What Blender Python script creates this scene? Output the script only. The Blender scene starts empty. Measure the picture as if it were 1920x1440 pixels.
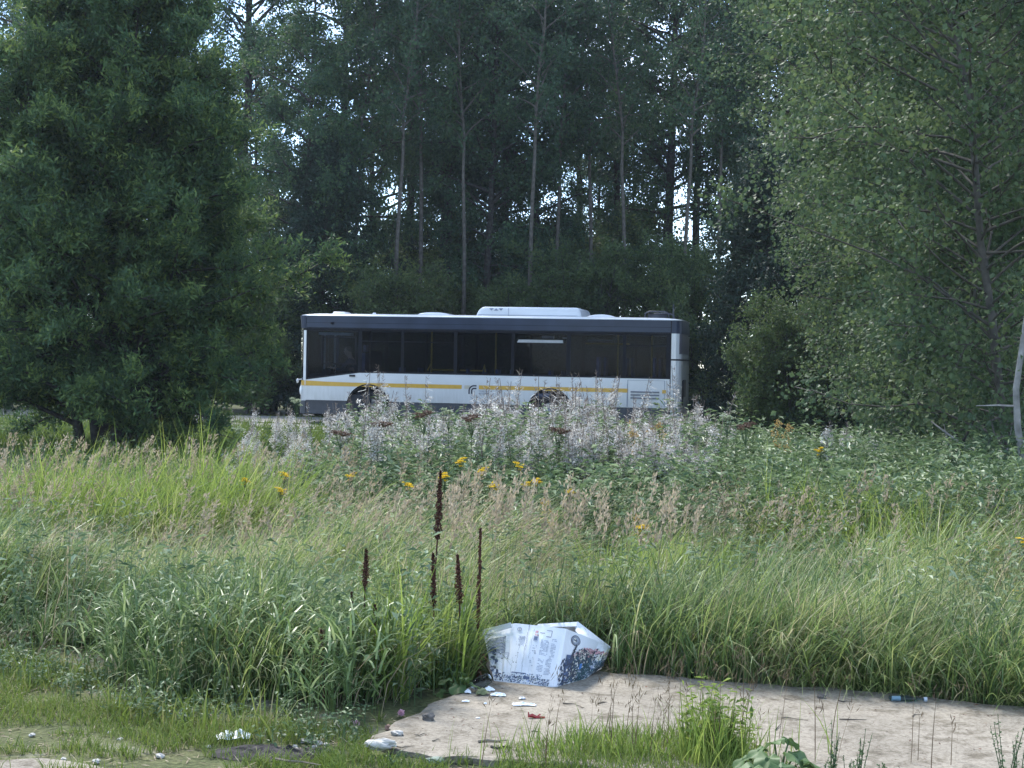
import bpy, math, random
import numpy as np
from mathutils import Matrix, Vector, Euler
R = math.radians
random.seed(7); rng = np.random.default_rng(7)
scene = bpy.context.scene
col = scene.collection

# ------------------------------------------------------------------ camera, sky, sun, exposure
EYE = 1.6
F = 2900.0                                   # focal length in pixels of the 1920 px wide photograph
cd = bpy.data.cameras.new('camera'); cam = bpy.data.objects.new('camera', cd); col.objects.link(cam)
cd.sensor_width = 36; cd.lens = F / 1920 * 36; cd.clip_end = 3000; cd.clip_start = 0.1
MC = Matrix.Translation((0, 0, EYE)) @ Matrix.Rotation(R(90 - 0.69), 4, 'X') @ Matrix.Rotation(R(1.1), 4, 'Z')
cam.matrix_world = MC
scene.camera = cam
SUN_EL, SUN_AZ = 50.0, -25.0                 # azimuth clockwise from +Y: ahead and to the left
w = bpy.data.worlds.new('World'); scene.world = w; w.use_nodes = True
nt = w.node_tree; nd = nt.nodes; ln = nt.links
bg = nd['Background']
sky = nd.new('ShaderNodeTexSky'); sky.sky_type = 'NISHITA'; sky.sun_disc = False
sky.sun_elevation = R(SUN_EL); sky.sun_rotation = R(SUN_AZ); sky.air_density = 1.0; sky.dust_density = .3; sky.altitude = 2500
tc = nd.new('ShaderNodeTexCoord'); mp = nd.new('ShaderNodeMapping'); mp.inputs['Scale'].default_value = (1, 1, 2.2)
ns = nd.new('ShaderNodeTexNoise'); ns.inputs['Scale'].default_value = 3.2; ns.inputs['Detail'].default_value = 7; ns.inputs['Roughness'].default_value = .6
rp = nd.new('ShaderNodeValToRGB'); rp.color_ramp.elements[0].position = .47; rp.color_ramp.elements[1].position = .70
mx = nd.new('ShaderNodeMix'); mx.data_type = 'RGBA'; mx.inputs[7].default_value = (7.6, 9.2, 11.8, 1)
ln.new(tc.outputs['Generated'], mp.inputs[0]); ln.new(mp.outputs[0], ns.inputs['Vector']); ln.new(ns.outputs[0], rp.inputs[0])
ln.new(rp.outputs[0], mx.inputs[0]); ln.new(sky.outputs[0], mx.inputs[6]); ln.new(mx.outputs[2], bg.inputs['Color'])
bg.inputs['Strength'].default_value = 0.15
sd = bpy.data.lights.new('sun', 'SUN'); sd.energy = 3.1; sd.angle = R(10); sd.color = (1, .96, .9)
so = bpy.data.objects.new('sun', sd); col.objects.link(so)
so.rotation_euler = Euler((R(90 - SUN_EL), 0, R(180 - SUN_AZ)), 'XYZ')
scene.view_settings.view_transform = 'Standard'; scene.view_settings.look = 'None'
scene.view_settings.exposure = 1.4; scene.view_settings.gamma = 1
scene.cycles.max_bounces = 6; scene.cycles.diffuse_bounces = 3; scene.cycles.glossy_bounces = 2
scene.cycles.transmission_bounces = 3; scene.cycles.transparent_max_bounces = 10
scene.cycles.use_denoising = True

# ------------------------------------------------------------------ layout helpers (photo measurement -> ground point)
M3 = MC.to_3x3()
def ray(px, py): return M3 @ Vector(((px - 960) / F, -(py - 720) / F, -1))
def gp(px, py, z=0.0):
    d = ray(px, py); t = (z - EYE) / d.z
    return Vector((d.x * t, d.y * t, z))
def at(px, py, Y):
    d = ray(px, py); t = Y / d.y
    return Vector((d.x * t, Y, EYE + d.z * t))

# ------------------------------------------------------------------ mesh helpers
class G:
    def __init__(s): s.V = []; s.Q = []; s.n = 0
    def add(s, V, Fc, mat=0, rnd=0.5):
        V = np.asarray(V, float).reshape(-1, 3); Fc = np.asarray(Fc, int)
        s.V.append(V); r = np.broadcast_to(np.asarray(rnd, float), (len(Fc),))
        m_ = np.broadcast_to(np.asarray(mat, int), (len(Fc),))
        s.Q.append((Fc + s.n, m_, r)); s.n += len(V)
    def mesh(s, name, mats, smooth=False, uv=None):
        me = bpy.data.meshes.new(name)
        V = np.concatenate(s.V)
        me.vertices.add(len(V)); me.vertices.foreach_set('co', V.astype(np.float32).ravel())
        li = np.concatenate([q[0].ravel() for q in s.Q])
        sizes = np.concatenate([np.full(len(q[0]), q[0].shape[1]) for q in s.Q])
        mi = np.concatenate([q[1] for q in s.Q]); rn = np.concatenate([q[2] for q in s.Q])
        me.loops.add(len(li)); me.loops.foreach_set('vertex_index', li.astype(np.int32))
        st = np.concatenate([[0], np.cumsum(sizes)[:-1]])
        me.polygons.add(len(sizes)); me.polygons.foreach_set('loop_start', st.astype(np.int32))
        me.polygons.foreach_set('material_index', mi.astype(np.int32))
        me.polygons.foreach_set('use_smooth', np.full(len(sizes), smooth))
        a = me.attributes.new('rnd', 'FLOAT', 'FACE'); a.data.foreach_set('value', rn.astype(np.float32))
        for m in (mats if isinstance(mats, (list, tuple)) else [mats]): me.materials.append(m)
        me.update(calc_edges=True)
        return me
    # simple solids
    def box(s, x0, x1, y0, y1, z0, z1, mat=0, rnd=.5, M=None):
        V = np.array([[x, y, z] for z in (z0, z1) for y in (y0, y1) for x in (x0, x1)], float)
        if M is not None: V = np.array([M @ Vector(v) for v in V])
        s.add(V, [[0, 2, 3, 1], [4, 5, 7, 6], [0, 1, 5, 4], [2, 6, 7, 3], [0, 4, 6, 2], [1, 3, 7, 5]], mat, rnd)
    def tube(s, P, rad, sides=6, mat=0, rnd=.5, cap=False):
        P = np.asarray(P, float); k = len(P); rad = np.broadcast_to(np.asarray(rad, float), (k,))
        T = np.gradient(P, axis=0); T /= np.linalg.norm(T, axis=1)[:, None] + 1e-9
        ref = np.array([0, 0, 1.]) if abs(T[:, 2].mean()) < .8 else np.array([0, 1., 0])
        A = np.cross(T, ref); A /= np.linalg.norm(A, axis=1)[:, None] + 1e-9; B = np.cross(T, A)
        th = np.arange(sides) / sides * 2 * np.pi
        V = P[:, None] + rad[:, None, None] * (np.cos(th)[None, :, None] * A[:, None] + np.sin(th)[None, :, None] * B[:, None])
        i = np.arange(k - 1)[:, None] * sides; j = np.arange(sides)[None]; j2 = (j + 1) % sides
        Fc = np.stack([i + j, i + j2, i + sides + j2, i + sides + j], -1).reshape(-1, 4)
        s.add(V.reshape(-1, 3), Fc, mat, rnd)
        if cap:
            s.add(V[0], [list(range(sides))[::-1]], mat, rnd); s.add(V[-1], [list(range(sides))], mat, rnd)
def link(name, me, parent=None, loc=None):
    o = bpy.data.objects.new(name, me); col.objects.link(o)
    if parent: o.parent = parent
    if loc is not None: o.location = loc
    return o
def tag(o, label=None, cat=None, group=None, kind=None):
    if label: o['label'] = label
    if cat: o['category'] = cat
    if group: o['group'] = group
    if kind: o['kind'] = kind
    return o
def empty(name, loc=(0, 0, 0), rz=0):
    o = bpy.data.objects.new(name, None); col.objects.link(o); o.location = loc; o.rotation_euler = (0, 0, rz); return o
def copy_tree(o, parent=None):
    c = o.copy(); col.objects.link(c); c.parent = parent
    for ch in list(o.children): copy_tree(ch, c)
    return c
def unit(a): return a / (np.linalg.norm(a, axis=-1, keepdims=True) + 1e-9)
def rv(n): return rng.normal(size=(n, 3))
# cheap smooth value noise
_T = np.random.default_rng(3).random((64, 64))
def vn(x, y, s=1.0, o=0):
    x = np.asarray(x, float) * s + 100 + o * 17.3; y = np.asarray(y, float) * s + 100 + o * 9.1
    xi = np.floor(x).astype(int); yi = np.floor(y).astype(int); fx = x - xi; fy = y - yi
    fx = fx * fx * (3 - 2 * fx); fy = fy * fy * (3 - 2 * fy)
    a = _T[xi % 64, yi % 64]; b = _T[(xi + 1) % 64, yi % 64]; c = _T[xi % 64, (yi + 1) % 64]; d = _T[(xi + 1) % 64, (yi + 1) % 64]
    return (a * (1 - fx) + b * fx) * (1 - fy) + (c * (1 - fx) + d * fx) * fy
def sm(a, b, x): t = np.clip((np.asarray(x, float) - a) / (b - a), 0, 1); return t * t * (3 - 2 * t)
def gz(x, y):
    return 0.14 * (vn(x, y, .5) - .5) * sm(8.6, 11, y) * (1 - sm(28, 33, y))

# ------------------------------------------------------------------ materials
def new_mat(name):
    m = bpy.data.materials.new(name); m.use_nodes = True; n = m.node_tree.nodes; return m, n, m.node_tree.links, n['Principled BSDF'], n['Material Output']
def flat(name, c, rough=.6, metal=0, var=.12, scale=8, spec=.5, bump=0, coat=0):
    m, n, l, b, o = new_mat(name)
    b.inputs['Roughness'].default_value = rough; b.inputs['Metallic'].default_value = metal
    b.inputs['Specular IOR Level'].default_value = spec; b.inputs['Coat Weight'].default_value = coat
    t = n.new('ShaderNodeTexCoord'); ns = n.new('ShaderNodeTexNoise'); ns.inputs['Scale'].default_value = scale; ns.inputs['Detail'].default_value = 5
    r = n.new('ShaderNodeValToRGB'); r.color_ramp.elements[0].position = .3; r.color_ramp.elements[1].position = .7
    r.color_ramp.elements[0].color = (*[v * (1 - var) for v in c], 1); r.color_ramp.elements[1].color = (*[min(1, v * (1 + var)) for v in c], 1)
    l.new(t.outputs['Object'], ns.inputs['Vector']); l.new(ns.outputs[0], r.inputs[0]); l.new(r.outputs[0], b.inputs['Base Color'])
    if bump:
        bp = n.new('ShaderNodeBump'); bp.inputs['Strength'].default_value = bump; bp.inputs['Distance'].default_value = .02
        l.new(ns.outputs[0], bp.inputs['Height']); l.new(bp.outputs[0], b.inputs['Normal'])
    return m
def leaf(name, cols, trans=.3, rough=.5, spec=.4, objvar=.25):
    spec *= .5; rough = min(1, rough + .1)
    """cols: list of (pos, rgb); picked per leaf by the face attribute rnd, shifted a little per object"""
    m, n, l, b, o = new_mat(name)
    a = n.new('ShaderNodeAttribute'); a.attribute_name = 'rnd'
    oi = n.new('ShaderNodeObjectInfo'); mu = n.new('ShaderNodeMath'); mu.operation = 'MULTIPLY_ADD'
    mu.inputs[1].default_value = objvar; l.new(oi.outputs['Random'], mu.inputs[0]); l.new(a.outputs['Fac'], mu.inputs[2])
    sb = n.new('ShaderNodeMath'); sb.operation = 'SUBTRACT'; sb.inputs[1].default_value = objvar / 2; l.new(mu.outputs[0], sb.inputs[0])
    r = n.new('ShaderNodeValToRGB'); e = r.color_ramp.elements
    e[0].position = cols[0][0]; e[0].color = (*cols[0][1], 1); e[1].position = cols[-1][0]; e[1].color = (*cols[-1][1], 1)
    for p, c in cols[1:-1]: q = e.new(p); q.color = (*c, 1)
    l.new(sb.outputs[0], r.inputs[0]); l.new(r.outputs[0], b.inputs['Base Color'])
    b.inputs['Roughness'].default_value = rough; b.inputs['Specular IOR Level'].default_value = spec
    tr = n.new('ShaderNodeBsdfTranslucent'); mi = n.new('ShaderNodeMixShader'); mi.inputs[0].default_value = trans
    hs = n.new('ShaderNodeHueSaturation'); hs.inputs['Value'].default_value = 1.3; l.new(r.outputs[0], hs.inputs['Color']); l.new(hs.outputs[0], tr.inputs[0])
    l.new(b.outputs[0], mi.inputs[1]); l.new(tr.outputs[0], mi.inputs[2]); l.new(mi.outputs[0], o.inputs[0])
    return m
m_birch = leaf('birch_leaf', [(0, (.030, .062, .026)), (.5, (.045, .088, .032)), (.85, (.065, .11, .034)), (1, (.10, .14, .04))], .32)
m_birch_far = leaf('far_birch_leaf', [(0, (.030, .060, .036)), (.6, (.050, .096, .046)), (1, (.085, .135, .048))], .28)
m_willow = leaf('willow_leaf', [(0, (.034, .070, .036)), (.5, (.062, .112, .048)), (.8, (.12, .18, .056)), (1, (.20, .26, .07))], .3)
m_shrub = leaf('shrub_leaf', [(0, (.04, .068, .03)), (.6, (.075, .115, .04)), (1, (.14, .17, .055))], .3)
m_aspen = leaf('aspen_leaf', [(0, (.042, .072, .038)), (.55, (.078, .118, .054)), (.92, (.125, .165, .065)), (.995, (.19, .23, .13)), (1, (.26, .32, .08))], .32, .5, .5, .1)
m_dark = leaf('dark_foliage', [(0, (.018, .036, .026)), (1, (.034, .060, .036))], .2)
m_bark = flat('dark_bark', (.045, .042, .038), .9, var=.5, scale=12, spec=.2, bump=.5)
m_bark_pale = flat('grey_bark', (.22, .21, .195), .85, var=.4, scale=9, spec=.2, bump=.4)
m_bark_mid = flat('brown_bark', (.09, .082, .07), .9, var=.4, scale=9, spec=.2, bump=.4)
m_grass = leaf('grass_blade', [(0, (.06, .11, .036)), (.3, (.15, .215, .068)), (.55, (.25, .32, .095)), (.8, (.34, .375, .14)), (1, (.46, .42, .25))], .35, .36, .45, 0)
m_grass_blue = leaf('bluish_grass_blade', [(0, (.055, .10, .034)), (.5, (.14, .205, .07)), (1, (.30, .36, .17))], .3, .33, .6, 0)
m_grass_lime = leaf('lime_grass_blade', [(0, (.09, .15, .03)), (.5, (.17, .24, .05)), (1, (.30, .34, .09))], .4, .45, .35, 0)
m_turf = leaf('short_turf_blade', [(0, (.075, .12, .025)), (.6, (.15, .20, .04)), (.85, (.22, .22, .09)), (1, (.30, .26, .15))], .3, .5, .3, 0)
m_straw = leaf('straw', [(0, (.20, .165, .11)), (.5, (.33, .27, .185)), (1, (.46, .38, .28))], .3, .7, .2, 0)
m_herb = leaf('herb_leaf', [(0, (.04, .075, .034)), (.5, (.095, .145, .064)), (.85, (.18, .24, .12)), (1, (.32, .38, .24))], .3, .4, .5, .1)
m_fluff = leaf('seed_fluff', [(0, (.34, .32, .29)), (.6, (.50, .475, .445)), (1, (.76, .74, .71))], .35, .9, .1, 0)
m_pod = leaf('pod_stem', [(0, (.16, .12, .10)), (1, (.24, .20, .17))], .1, .8, .2, 0)
m_yellow = leaf('yellow_petal', [(0, (.62, .42, .03)), (1, (.80, .60, .05))], .2, .7, .2, .1)
m_ochre = leaf('orange_petal', [(0, (.38, .24, .08)), (1, (.55, .38, .15))], .2, .7, .2, .1)
m_dock = leaf('brown_seed', [(0, (.034, .015, .013)), (.6, (.080, .034, .026)), (1, (.16, .08, .05))], .05, .7, .3, .5)
m_burdock = leaf('broad_leaf', [(0, (.05, .095, .035)), (.5, (.075, .13, .045)), (1, (.12, .18, .07))], .25, .45, .5, .1)
m_pink = leaf('clover_pink', [(0, (.55, .28, .38)), (1, (.72, .50, .56))], .2, .7, .2, 0)

# ------------------------------------------------------------------ ground, slab, road
def ground_material():
    m, n, l, b, o = new_mat('meadow_soil')
    g = n.new('ShaderNodeNewGeometry'); N1 = n.new('ShaderNodeTexNoise'); N1.inputs['Scale'].default_value = 1.4; N1.inputs['Detail'].default_value = 8; N1.inputs['Roughness'].default_value = .65
    N2 = n.new('ShaderNodeTexNoise'); N2.inputs['Scale'].default_value = 38; N2.inputs['Detail'].default_value = 6
    r = n.new('ShaderNodeValToRGB'); e = r.color_ramp.elements
    e[0].position = .33; e[0].color = (.055, .052, .038, 1); e[1].position = .68; e[1].color = (.24, .225, .19, 1)
    q = e.new(.46); q.color = (.075, .088, .036, 1); q = e.new(.57); q.color = (.115, .12, .055, 1)
    mm = n.new('ShaderNodeMix'); mm.data_type = 'RGBA'; mm.blend_type = 'MULTIPLY'; mm.inputs[0].default_value = .8
    r2 = n.new('ShaderNodeValToRGB'); r2.color_ramp.elements[0].position = .3; r2.color_ramp.elements[0].color = (.45, .45, .45, 1); r2.color_ramp.elements[1].position = .7; r2.color_ramp.elements[1].color = (1.3, 1.3, 1.3, 1)
    for N in (N1, N2): l.new(g.outputs['Position'], N.inputs['Vector'])
    l.new(N1.outputs[0], r.inputs[0]); l.new(N2.outputs[0], r2.inputs[0]); l.new(r.outputs[0], mm.inputs[6]); l.new(r2.outputs[0], mm.inputs[7]); l.new(mm.outputs[2], b.inputs['Base Color'])
    b.inputs['Roughness'].default_value = .95; b.inputs['Specular IOR Level'].default_value = .15
    bp = n.new('ShaderNodeBump'); bp.inputs['Strength'].default_value = .8; bp.inputs['Distance'].default_value = .03; l.new(N2.outputs[0], bp.inputs['Height']); l.new(bp.outputs[0], b.inputs['Normal'])
    return m
def slab_material(name, c, dark):
    m, n, l, b, o = new_mat(name)
    g = n.new('ShaderNodeNewGeometry')
    def noise(s, d=6, r=.6):
        N = n.new('ShaderNodeTexNoise'); N.inputs['Scale'].default_value = s; N.inputs['Detail'].default_value = d; N.inputs['Roughness'].default_value = r; l.new(g.outputs['Position'], N.inputs['Vector']); return N
    def ramp(src, p0, c0, p1, c1):
        r = n.new('ShaderNodeValToRGB'); r.color_ramp.elements[0].position = p0; r.color_ramp.elements[0].color = (*c0, 1)
        r.color_ramp.elements[1].position = p1; r.color_ramp.elements[1].color = (*c1, 1); l.new(src, r.inputs[0]); return r
    def mul(a, b_, f=1.0):
        x = n.new('ShaderNodeMix'); x.data_type = 'RGBA'; x.blend_type = 'MULTIPLY'; x.inputs[0].default_value = f; l.new(a, x.inputs[6]); l.new(b_, x.inputs[7]); return x.outputs[2]
    a = ramp(noise(2.2).outputs[0], .3, dark, .66, c)
    f = noise(60, 8, .75); s1 = ramp(f.outputs[0], .38, (.66, .64, .61), .56, (1.05, 1.04, 1.03))
    k = noise(9, 8, .7); s2 = ramp(k.outputs[0], .36, (.52, .50, .46), .50, (1, 1, 1))
    v = n.new('ShaderNodeTexVoronoi'); v.feature = 'DISTANCE_TO_EDGE'; v.inputs['Scale'].default_value = 1.3; l.new(noise(3).outputs[1], v.inputs['Vector'])
    crack = ramp(v.outputs[0], .0, (.45, .42, .38), .012, (1, 1, 1))
    cc = mul(mul(mul(a.outputs[0], s1.outputs[0]), s2.outputs[0]), crack.outputs[0], .6)
    l.new(cc, b.inputs['Base Color']); b.inputs['Roughness'].default_value = .9; b.inputs['Specular IOR Level'].default_value = .2
    bp = n.new('ShaderNodeBump'); bp.inputs['Strength'].default_value = .3; bp.inputs['Distance'].default_value = .006; l.new(f.outputs[0], bp.inputs['Height']); l.new(bp.outputs[0], b.inputs['Normal'])
    return m
m_ground = ground_material()
m_slab = slab_material('weathered_concrete', (.28, .252, .205), (.205, .185, .15))
m_road = slab_material('pale_asphalt', (.30, .29, .27), (.22, .215, .20))
def grid(xs, ys, zf):
    X, Y = np.meshgrid(xs, ys); V = np.stack([X, Y, zf(X, Y)], -1).reshape(-1, 3); nx = len(xs); ny = len(ys)
    i, j = np.meshgrid(np.arange(nx - 1), np.arange(ny - 1)); k = (j * nx + i).ravel()
    return V, np.stack([k, k + 1, k + nx + 1, k + nx], -1)
g = G()
xs = np.concatenate([[-900, -300, -100, -50, -35], np.linspace(-22, 22, 120), [35, 50, 100, 300, 900]])
ys = np.concatenate([[-300, -60, -10, 2], np.linspace(4, 34, 90), [40, 50, 80, 150, 400, 1200]])
V, Fc = grid(xs, ys, lambda X, Y: gz(X, Y) + (np.abs(X) < 22) * (Y < 12) * (Y > 4) * .012 * (vn(X, Y, 6) - .5))
g.add(V, Fc); tag(link('ground', g.mesh('ground', m_ground, True)), 'grassy waste ground with moss and bare soil patches', kind='structure')

# concrete slab, an irregular broken outline
outline_px = [(690, 1402), (700, 1388), (735, 1378), (742, 1362), (790, 1345), (800, 1330), (850, 1312), (880, 1298), (905, 1284), (960, 1272), (1060, 1266), (1130, 1268), (1250, 1278), (1400, 1290), (1560, 1300), (1700, 1314), (1850, 1328), (1960, 1338)]
pts = [gp(*p) for p in outline_px]
near = [(3.2, 5.2), (1.5, 5.5), (.9, 5.9), (.3, 6.1), (-.3, 6.2)]
poly = [(p.x, p.y) for p in pts] + [(5.2, 7.2), (5.2, 5.2)] + near
PX = []
for i, p in enumerate(poly):
    q = poly[(i + 1) % len(poly)]; d = math.dist(p, q); k = max(1, int(d / .05))
    for j in range(k):
        t = j / k; x = p[0] + (q[0] - p[0]) * t; y = p[1] + (q[1] - p[1]) * t
        a = .035 * (vn(x, y, 7) - .5) + .02 * (vn(x, y, 23) - .5); PX.append((x + a, y + a * 1.4))
PX = np.array(PX); nP = len(PX)
g = G(); top = np.column_stack([PX, np.full(nP, .022)]); c = top.mean(0)
inn = c + (top - c) * .985; inn[:, 2] = .028
bot = top.copy(); bot[:, 2] = -.1
i = np.arange(nP); j = (i + 1) % nP
g.add(np.vstack([top, bot]), np.stack([i + nP, j + nP, j, i], -1))
g.add(np.vstack([top, inn]), np.stack([i, j, j + nP, i + nP], -1))
g.add(inn, [list(range(nP))])
SLAB_Z = .028
tag(link('concrete_pavement', g.mesh('slab', m_slab)), 'pale broken concrete slab lying under the box', kind='structure')
def in_poly(x, y, P=PX):
    x = np.asarray(x); y = np.asarray(y); ins = np.zeros(x.shape, bool); n = len(P)
    for a in range(n):
        x0, y0 = P[a]; x1, y1 = P[(a + 1) % n]
        cnd = ((y0 > y) != (y1 > y)); xi = (x1 - x0) * (y - y0) / ((y1 - y0) or 1e-9) + x0
        ins ^= cnd & (x < xi)
    return ins
# a second bare concrete corner at the lower left
g = G(); q = []
for (px, py) in [(-60, 1434), (20, 1430), (70, 1427), (120, 1432), (170, 1440), (200, 1447)]:
    p = gp(px, py); q.append((p.x + .01 * random.random(), p.y + .012 * random.random()))
q += [(-1.1, 5.3), (-3.2, 5.3)]; nq = len(q)
g.add([(x, y, .012) for x, y in q] + [(x, y, -.1) for x, y in q], [[k, (k + 1) % nq, (k + 1) % nq + nq, k + nq][::-1] for k in range(nq)])
g.add([(x, y, .012) for x, y in q], [list(range(nq))[::-1]])
tag(link('path', g.mesh('path', m_slab)), 'pale bare concrete corner at the lower left', kind='structure')

# bus frame of reference: local X from nose to tail, Y away from the camera
AL = R(11.35); U = Vector((math.cos(AL), -math.sin(AL), 0)); W_ = Vector((math.sin(AL), math.cos(AL), 0))
MID = Vector((-.71, 38.67, 0)); BO = MID - U * 4.66
def bx(px, py=650):                              # length along the near side seen at photo column px
    d = ray(px, py); k = (BO.x * W_.x + BO.y * W_.y) / (d.x * W_.x + d.y * W_.y)
    p = d * k; return (p.x - BO.x) * U.x + (p.y - BO.y) * U.y
def road(name, y0, y1, z, label, n=60):
    g = G(); a = np.linspace(-70, 80, n)
    X = []; 
    for yy in (y0, y1): X.append([(BO.x + U.x * t + W_.x * yy, BO.y + U.y * t + W_.y * yy + .25 * (vn(t, yy, .4) - .5), z) for t in a])
    V = np.array(X).reshape(-1, 3); k = np.arange(n - 1); g.add(V, np.stack([k, k + 1, k + 1 + n, k + n], -1))
    tag(link(name, g.mesh(name, m_road)), label, kind='structure')
road('road', -2.9, -.55, .012, 'pale road strip in front of the bus')
road('road_lane', .0, 4.2, .016, 'pale lane the bus stands on')

# ------------------------------------------------------------------ trees
def make_tree(seed, H, cb, prof, nl, ntw, nlf, LL, LW, tr=.14, up=.5, upt=.3, droop=.25, tw=.8, twup=0., twdrop=0., stems=None, lean=(0, 0), sides=7, jit=.1, low=.2, hang=.3, limb_r=.3, barkm=None, leafm=None, crowdz=1.0, wig=.12):
    global rng; rng = np.random.default_rng(seed)
    wood = G(); lf = G()
    if stems is None: stems = [(0, 0, lean[0], lean[1], H, tr)]
    paths = []
    for (sx, sy, lx, ly, h, r0) in stems:
        k = 14; t = np.linspace(0, 1, k)
        wx = np.cumsum(rng.normal(size=k)) * wig * .3; wy = np.cumsum(rng.normal(size=k)) * wig * .3
        P = np.column_stack([sx + lx * t ** .9 * 1.0 + wx * t, sy + ly * t ** .9 + wy * t, h * t])
        P[0, 2] = -.15; rad = r0 * (1 - t * .93) ** .9; rad[0] *= 1.35
        wood.tube(P, rad, sides, 0); paths.append((P, rad, h))
    per = max(1, nl // len(paths)); ang = rng.random() * 6
    SP = []; SD = []; SR = []
    for (P, rad, h) in paths:
        for i in range(per):
            u = (i + rng.random()) / per; u = u ** crowdz
            hh = (cb + (.98 - cb) * u) * h; q = hh / h * (len(P) - 1); a0 = int(min(q, len(P) - 2)); f = q - a0
            p0 = P[a0] * (1 - f) + P[a0 + 1] * f; r0 = rad[a0] * (1 - f) + rad[a0 + 1] * f
            ang += 2.4 + rng.normal() * .4
            Lb = prof(u) * rng.uniform(.5, 1.15); d = np.array([math.cos(ang), math.sin(ang), 0]); uu = up + upt * u + rng.normal() * .28
            s = np.linspace(0, 1, 7)[:, None]; side = np.array([-d[1], d[0], 0]) * rng.normal() * .15
            B = p0 + d * Lb * s + np.array([0, 0, 1.]) * (uu * s - droop * s ** 2) * Lb + side * s ** 2 * Lb + np.cumsum(rng.normal(size=(7, 3)), 0) * .045 * Lb * s
            rb = np.maximum(.006, min(r0 * .75, limb_r * .07 * Lb + .01) * (1 - s[:, 0] * .85))
            wood.tube(B, rb, 4, 0)
            m_ = max(3, int(ntw * (.4 + .6 * Lb / max(.3, prof(.35)))))
            sv = low + (1 - low) * rng.random(m_) ** .75; qi = np.minimum((sv * 6).astype(int), 5); ff = (sv * 6 - qi)[:, None]
            SP.append(B[qi] * (1 - ff) + B[qi + 1] * ff); td = unit(B[qi + 1] - B[qi])
            SD.append(unit(td * .7 + rv(m_) * .65 + np.array([0, 0, twup - twdrop]))); SR.append(rng.uniform(.45, 1.1, m_) * tw * (1.1 - .45 * sv))
    P0 = np.concatenate(SP); D = np.concatenate(SD); L = np.concatenate(SR); n = len(P0)
    # twig ribbons
    w_ = unit(np.cross(D, rv(n))) * .004 * (1 + LL * 10)
    E = P0 + D * L[:, None] + np.array([0, 0, -1.]) * (twdrop * .35 * L)[:, None]
    V = np.stack([P0 - w_, P0 + w_, E + w_ * .3, E - w_ * .3], 1); wood.add(V.reshape(-1, 3), np.arange(4 * n).reshape(-1, 4), 0)
    k = int(nlf); N = n * k; s = rng.random((n, k)) ** .8 * 1.05
    C = P0[:, None] + D[:, None] * (L[:, None] * s)[..., None] + np.array([0, 0, -1.]) * (twdrop * .35 * L[:, None] * s ** 2)[..., None]
    C = (C + rng.normal(size=C.shape) * jit).reshape(-1, 3); DD = np.repeat(D, k, 0)
    C = C[C[:, 2] > .15]; DD = DD[:len(C)]; N = len(C)
    a = unit(DD * .5 + rv(N) * .75 + np.array([0, 0, -hang])); b = unit(np.cross(a, rv(N) + np.array([0, 0, .6])))
    sz = rng.uniform(.65, 1.25, (N, 1)); ll = a * LL * sz; ww = b * LW * .5 * sz
    nrm = np.cross(a, b) * LW * .18
    V = np.stack([C, C + ll * .45 + ww + nrm, C + ll, C + ll * .45 - ww + nrm], 1)
    tw_r = np.repeat(rng.random(n), k)[:N]
    rn = np.clip(.6 * tw_r + .4 * rng.random(N), 0, 1)
    lf.add(V.reshape(-1, 3), np.arange(4 * N).reshape(-1, 4), 0, rn)
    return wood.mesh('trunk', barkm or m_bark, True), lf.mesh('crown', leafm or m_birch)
def plant_tree(name, meshes, loc, label, cat='tree', group=None, rz=0, s=1.0, sx=None):
    r = empty(name, loc, rz); r.scale = (sx or s, sx or s, s)
    link('trunk', meshes[0], r); link('crown', meshes[1], r); tag(r, label, cat, group); return r

# left: the big multi-stemmed willow
def pw(u): return max(.25, float(np.interp(u * 9.2, [0, 1, 2, 3, 4, 5, 6.4, 7.9, 9.2], [2.2, 2.6, 2.75, 2.7, 2.4, 2.0, 1.4, .85, .35])))
st = [(0, 0, .0, 0, 9.2, .14), (.12, .1, .3, .3, 8.7, .10), (-.15, .05, -.5, -.3, 8.8, .10), (.2, -.1, .8, -.4, 7.7, .08), (-.25, 0, -1.0, .3, 8.0, .08), (.05, -.15, .3, -.8, 8.2, .08), (-.1, .2, -.3, .9, 8.8, .1), (-.5, .1, -1.2, -.5, 6.6, .09), (.3, .1, 1.3, -.3, 6.0, .07)]
wil = make_tree(11, 9.4, .06, pw, 440, 20, 62, .11, .034, up=.28, upt=.6, droop=.14, tw=.68, twup=.6, stems=st, jit=.066, hang=-.1, barkm=m_bark, leafm=m_willow, low=.25)
p = gp(212, 842); plant_tree('willow_tree', wil, (p.x, p.y, 0), 'big dark green multi-stemmed willow spreading left of the bus nose', rz=.4)
# birches and aspens behind the bus, trunks at their photo columns
def pb(u): return 2.3 * math.sin(math.pi * min(1, u * .8 + .18)) + .35
far_a = make_tree(21, 19, .24, pb, 80, 16, 38, .12, .085, tr=.22, up=.55, upt=.5, droop=.35, tw=1.1, twdrop=.7, jit=.13, hang=.6, leafm=m_birch_far)
far_b = make_tree(22, 20, .33, lambda u: pb(u) * 1.1, 74, 16, 38, .12, .085, tr=.27, up=.7, upt=.5, droop=.4, tw=1.2, twdrop=.8, jit=.14, hang=.6, lean=(.6, .2), leafm=m_birch_far, wig=.4)
far_c = make_tree(23, 17, .18, lambda u: pb(u) * .9, 74, 16, 38, .11, .08, tr=.15, up=.4, upt=.5, droop=.3, tw=1.0, twdrop=.5, jit=.12, hang=.5, leafm=m_birch_far, lean=(-.4, 0))
far_d = make_tree(24, 20, .42, lambda u: pb(u) * .95, 54, 15, 33, .12, .085, tr=.20, up=.8, upt=.4, droop=.4, tw=1.2, twdrop=.8, jit=.15, hang=.6, leafm=m_birch_far, wig=.3)
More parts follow.
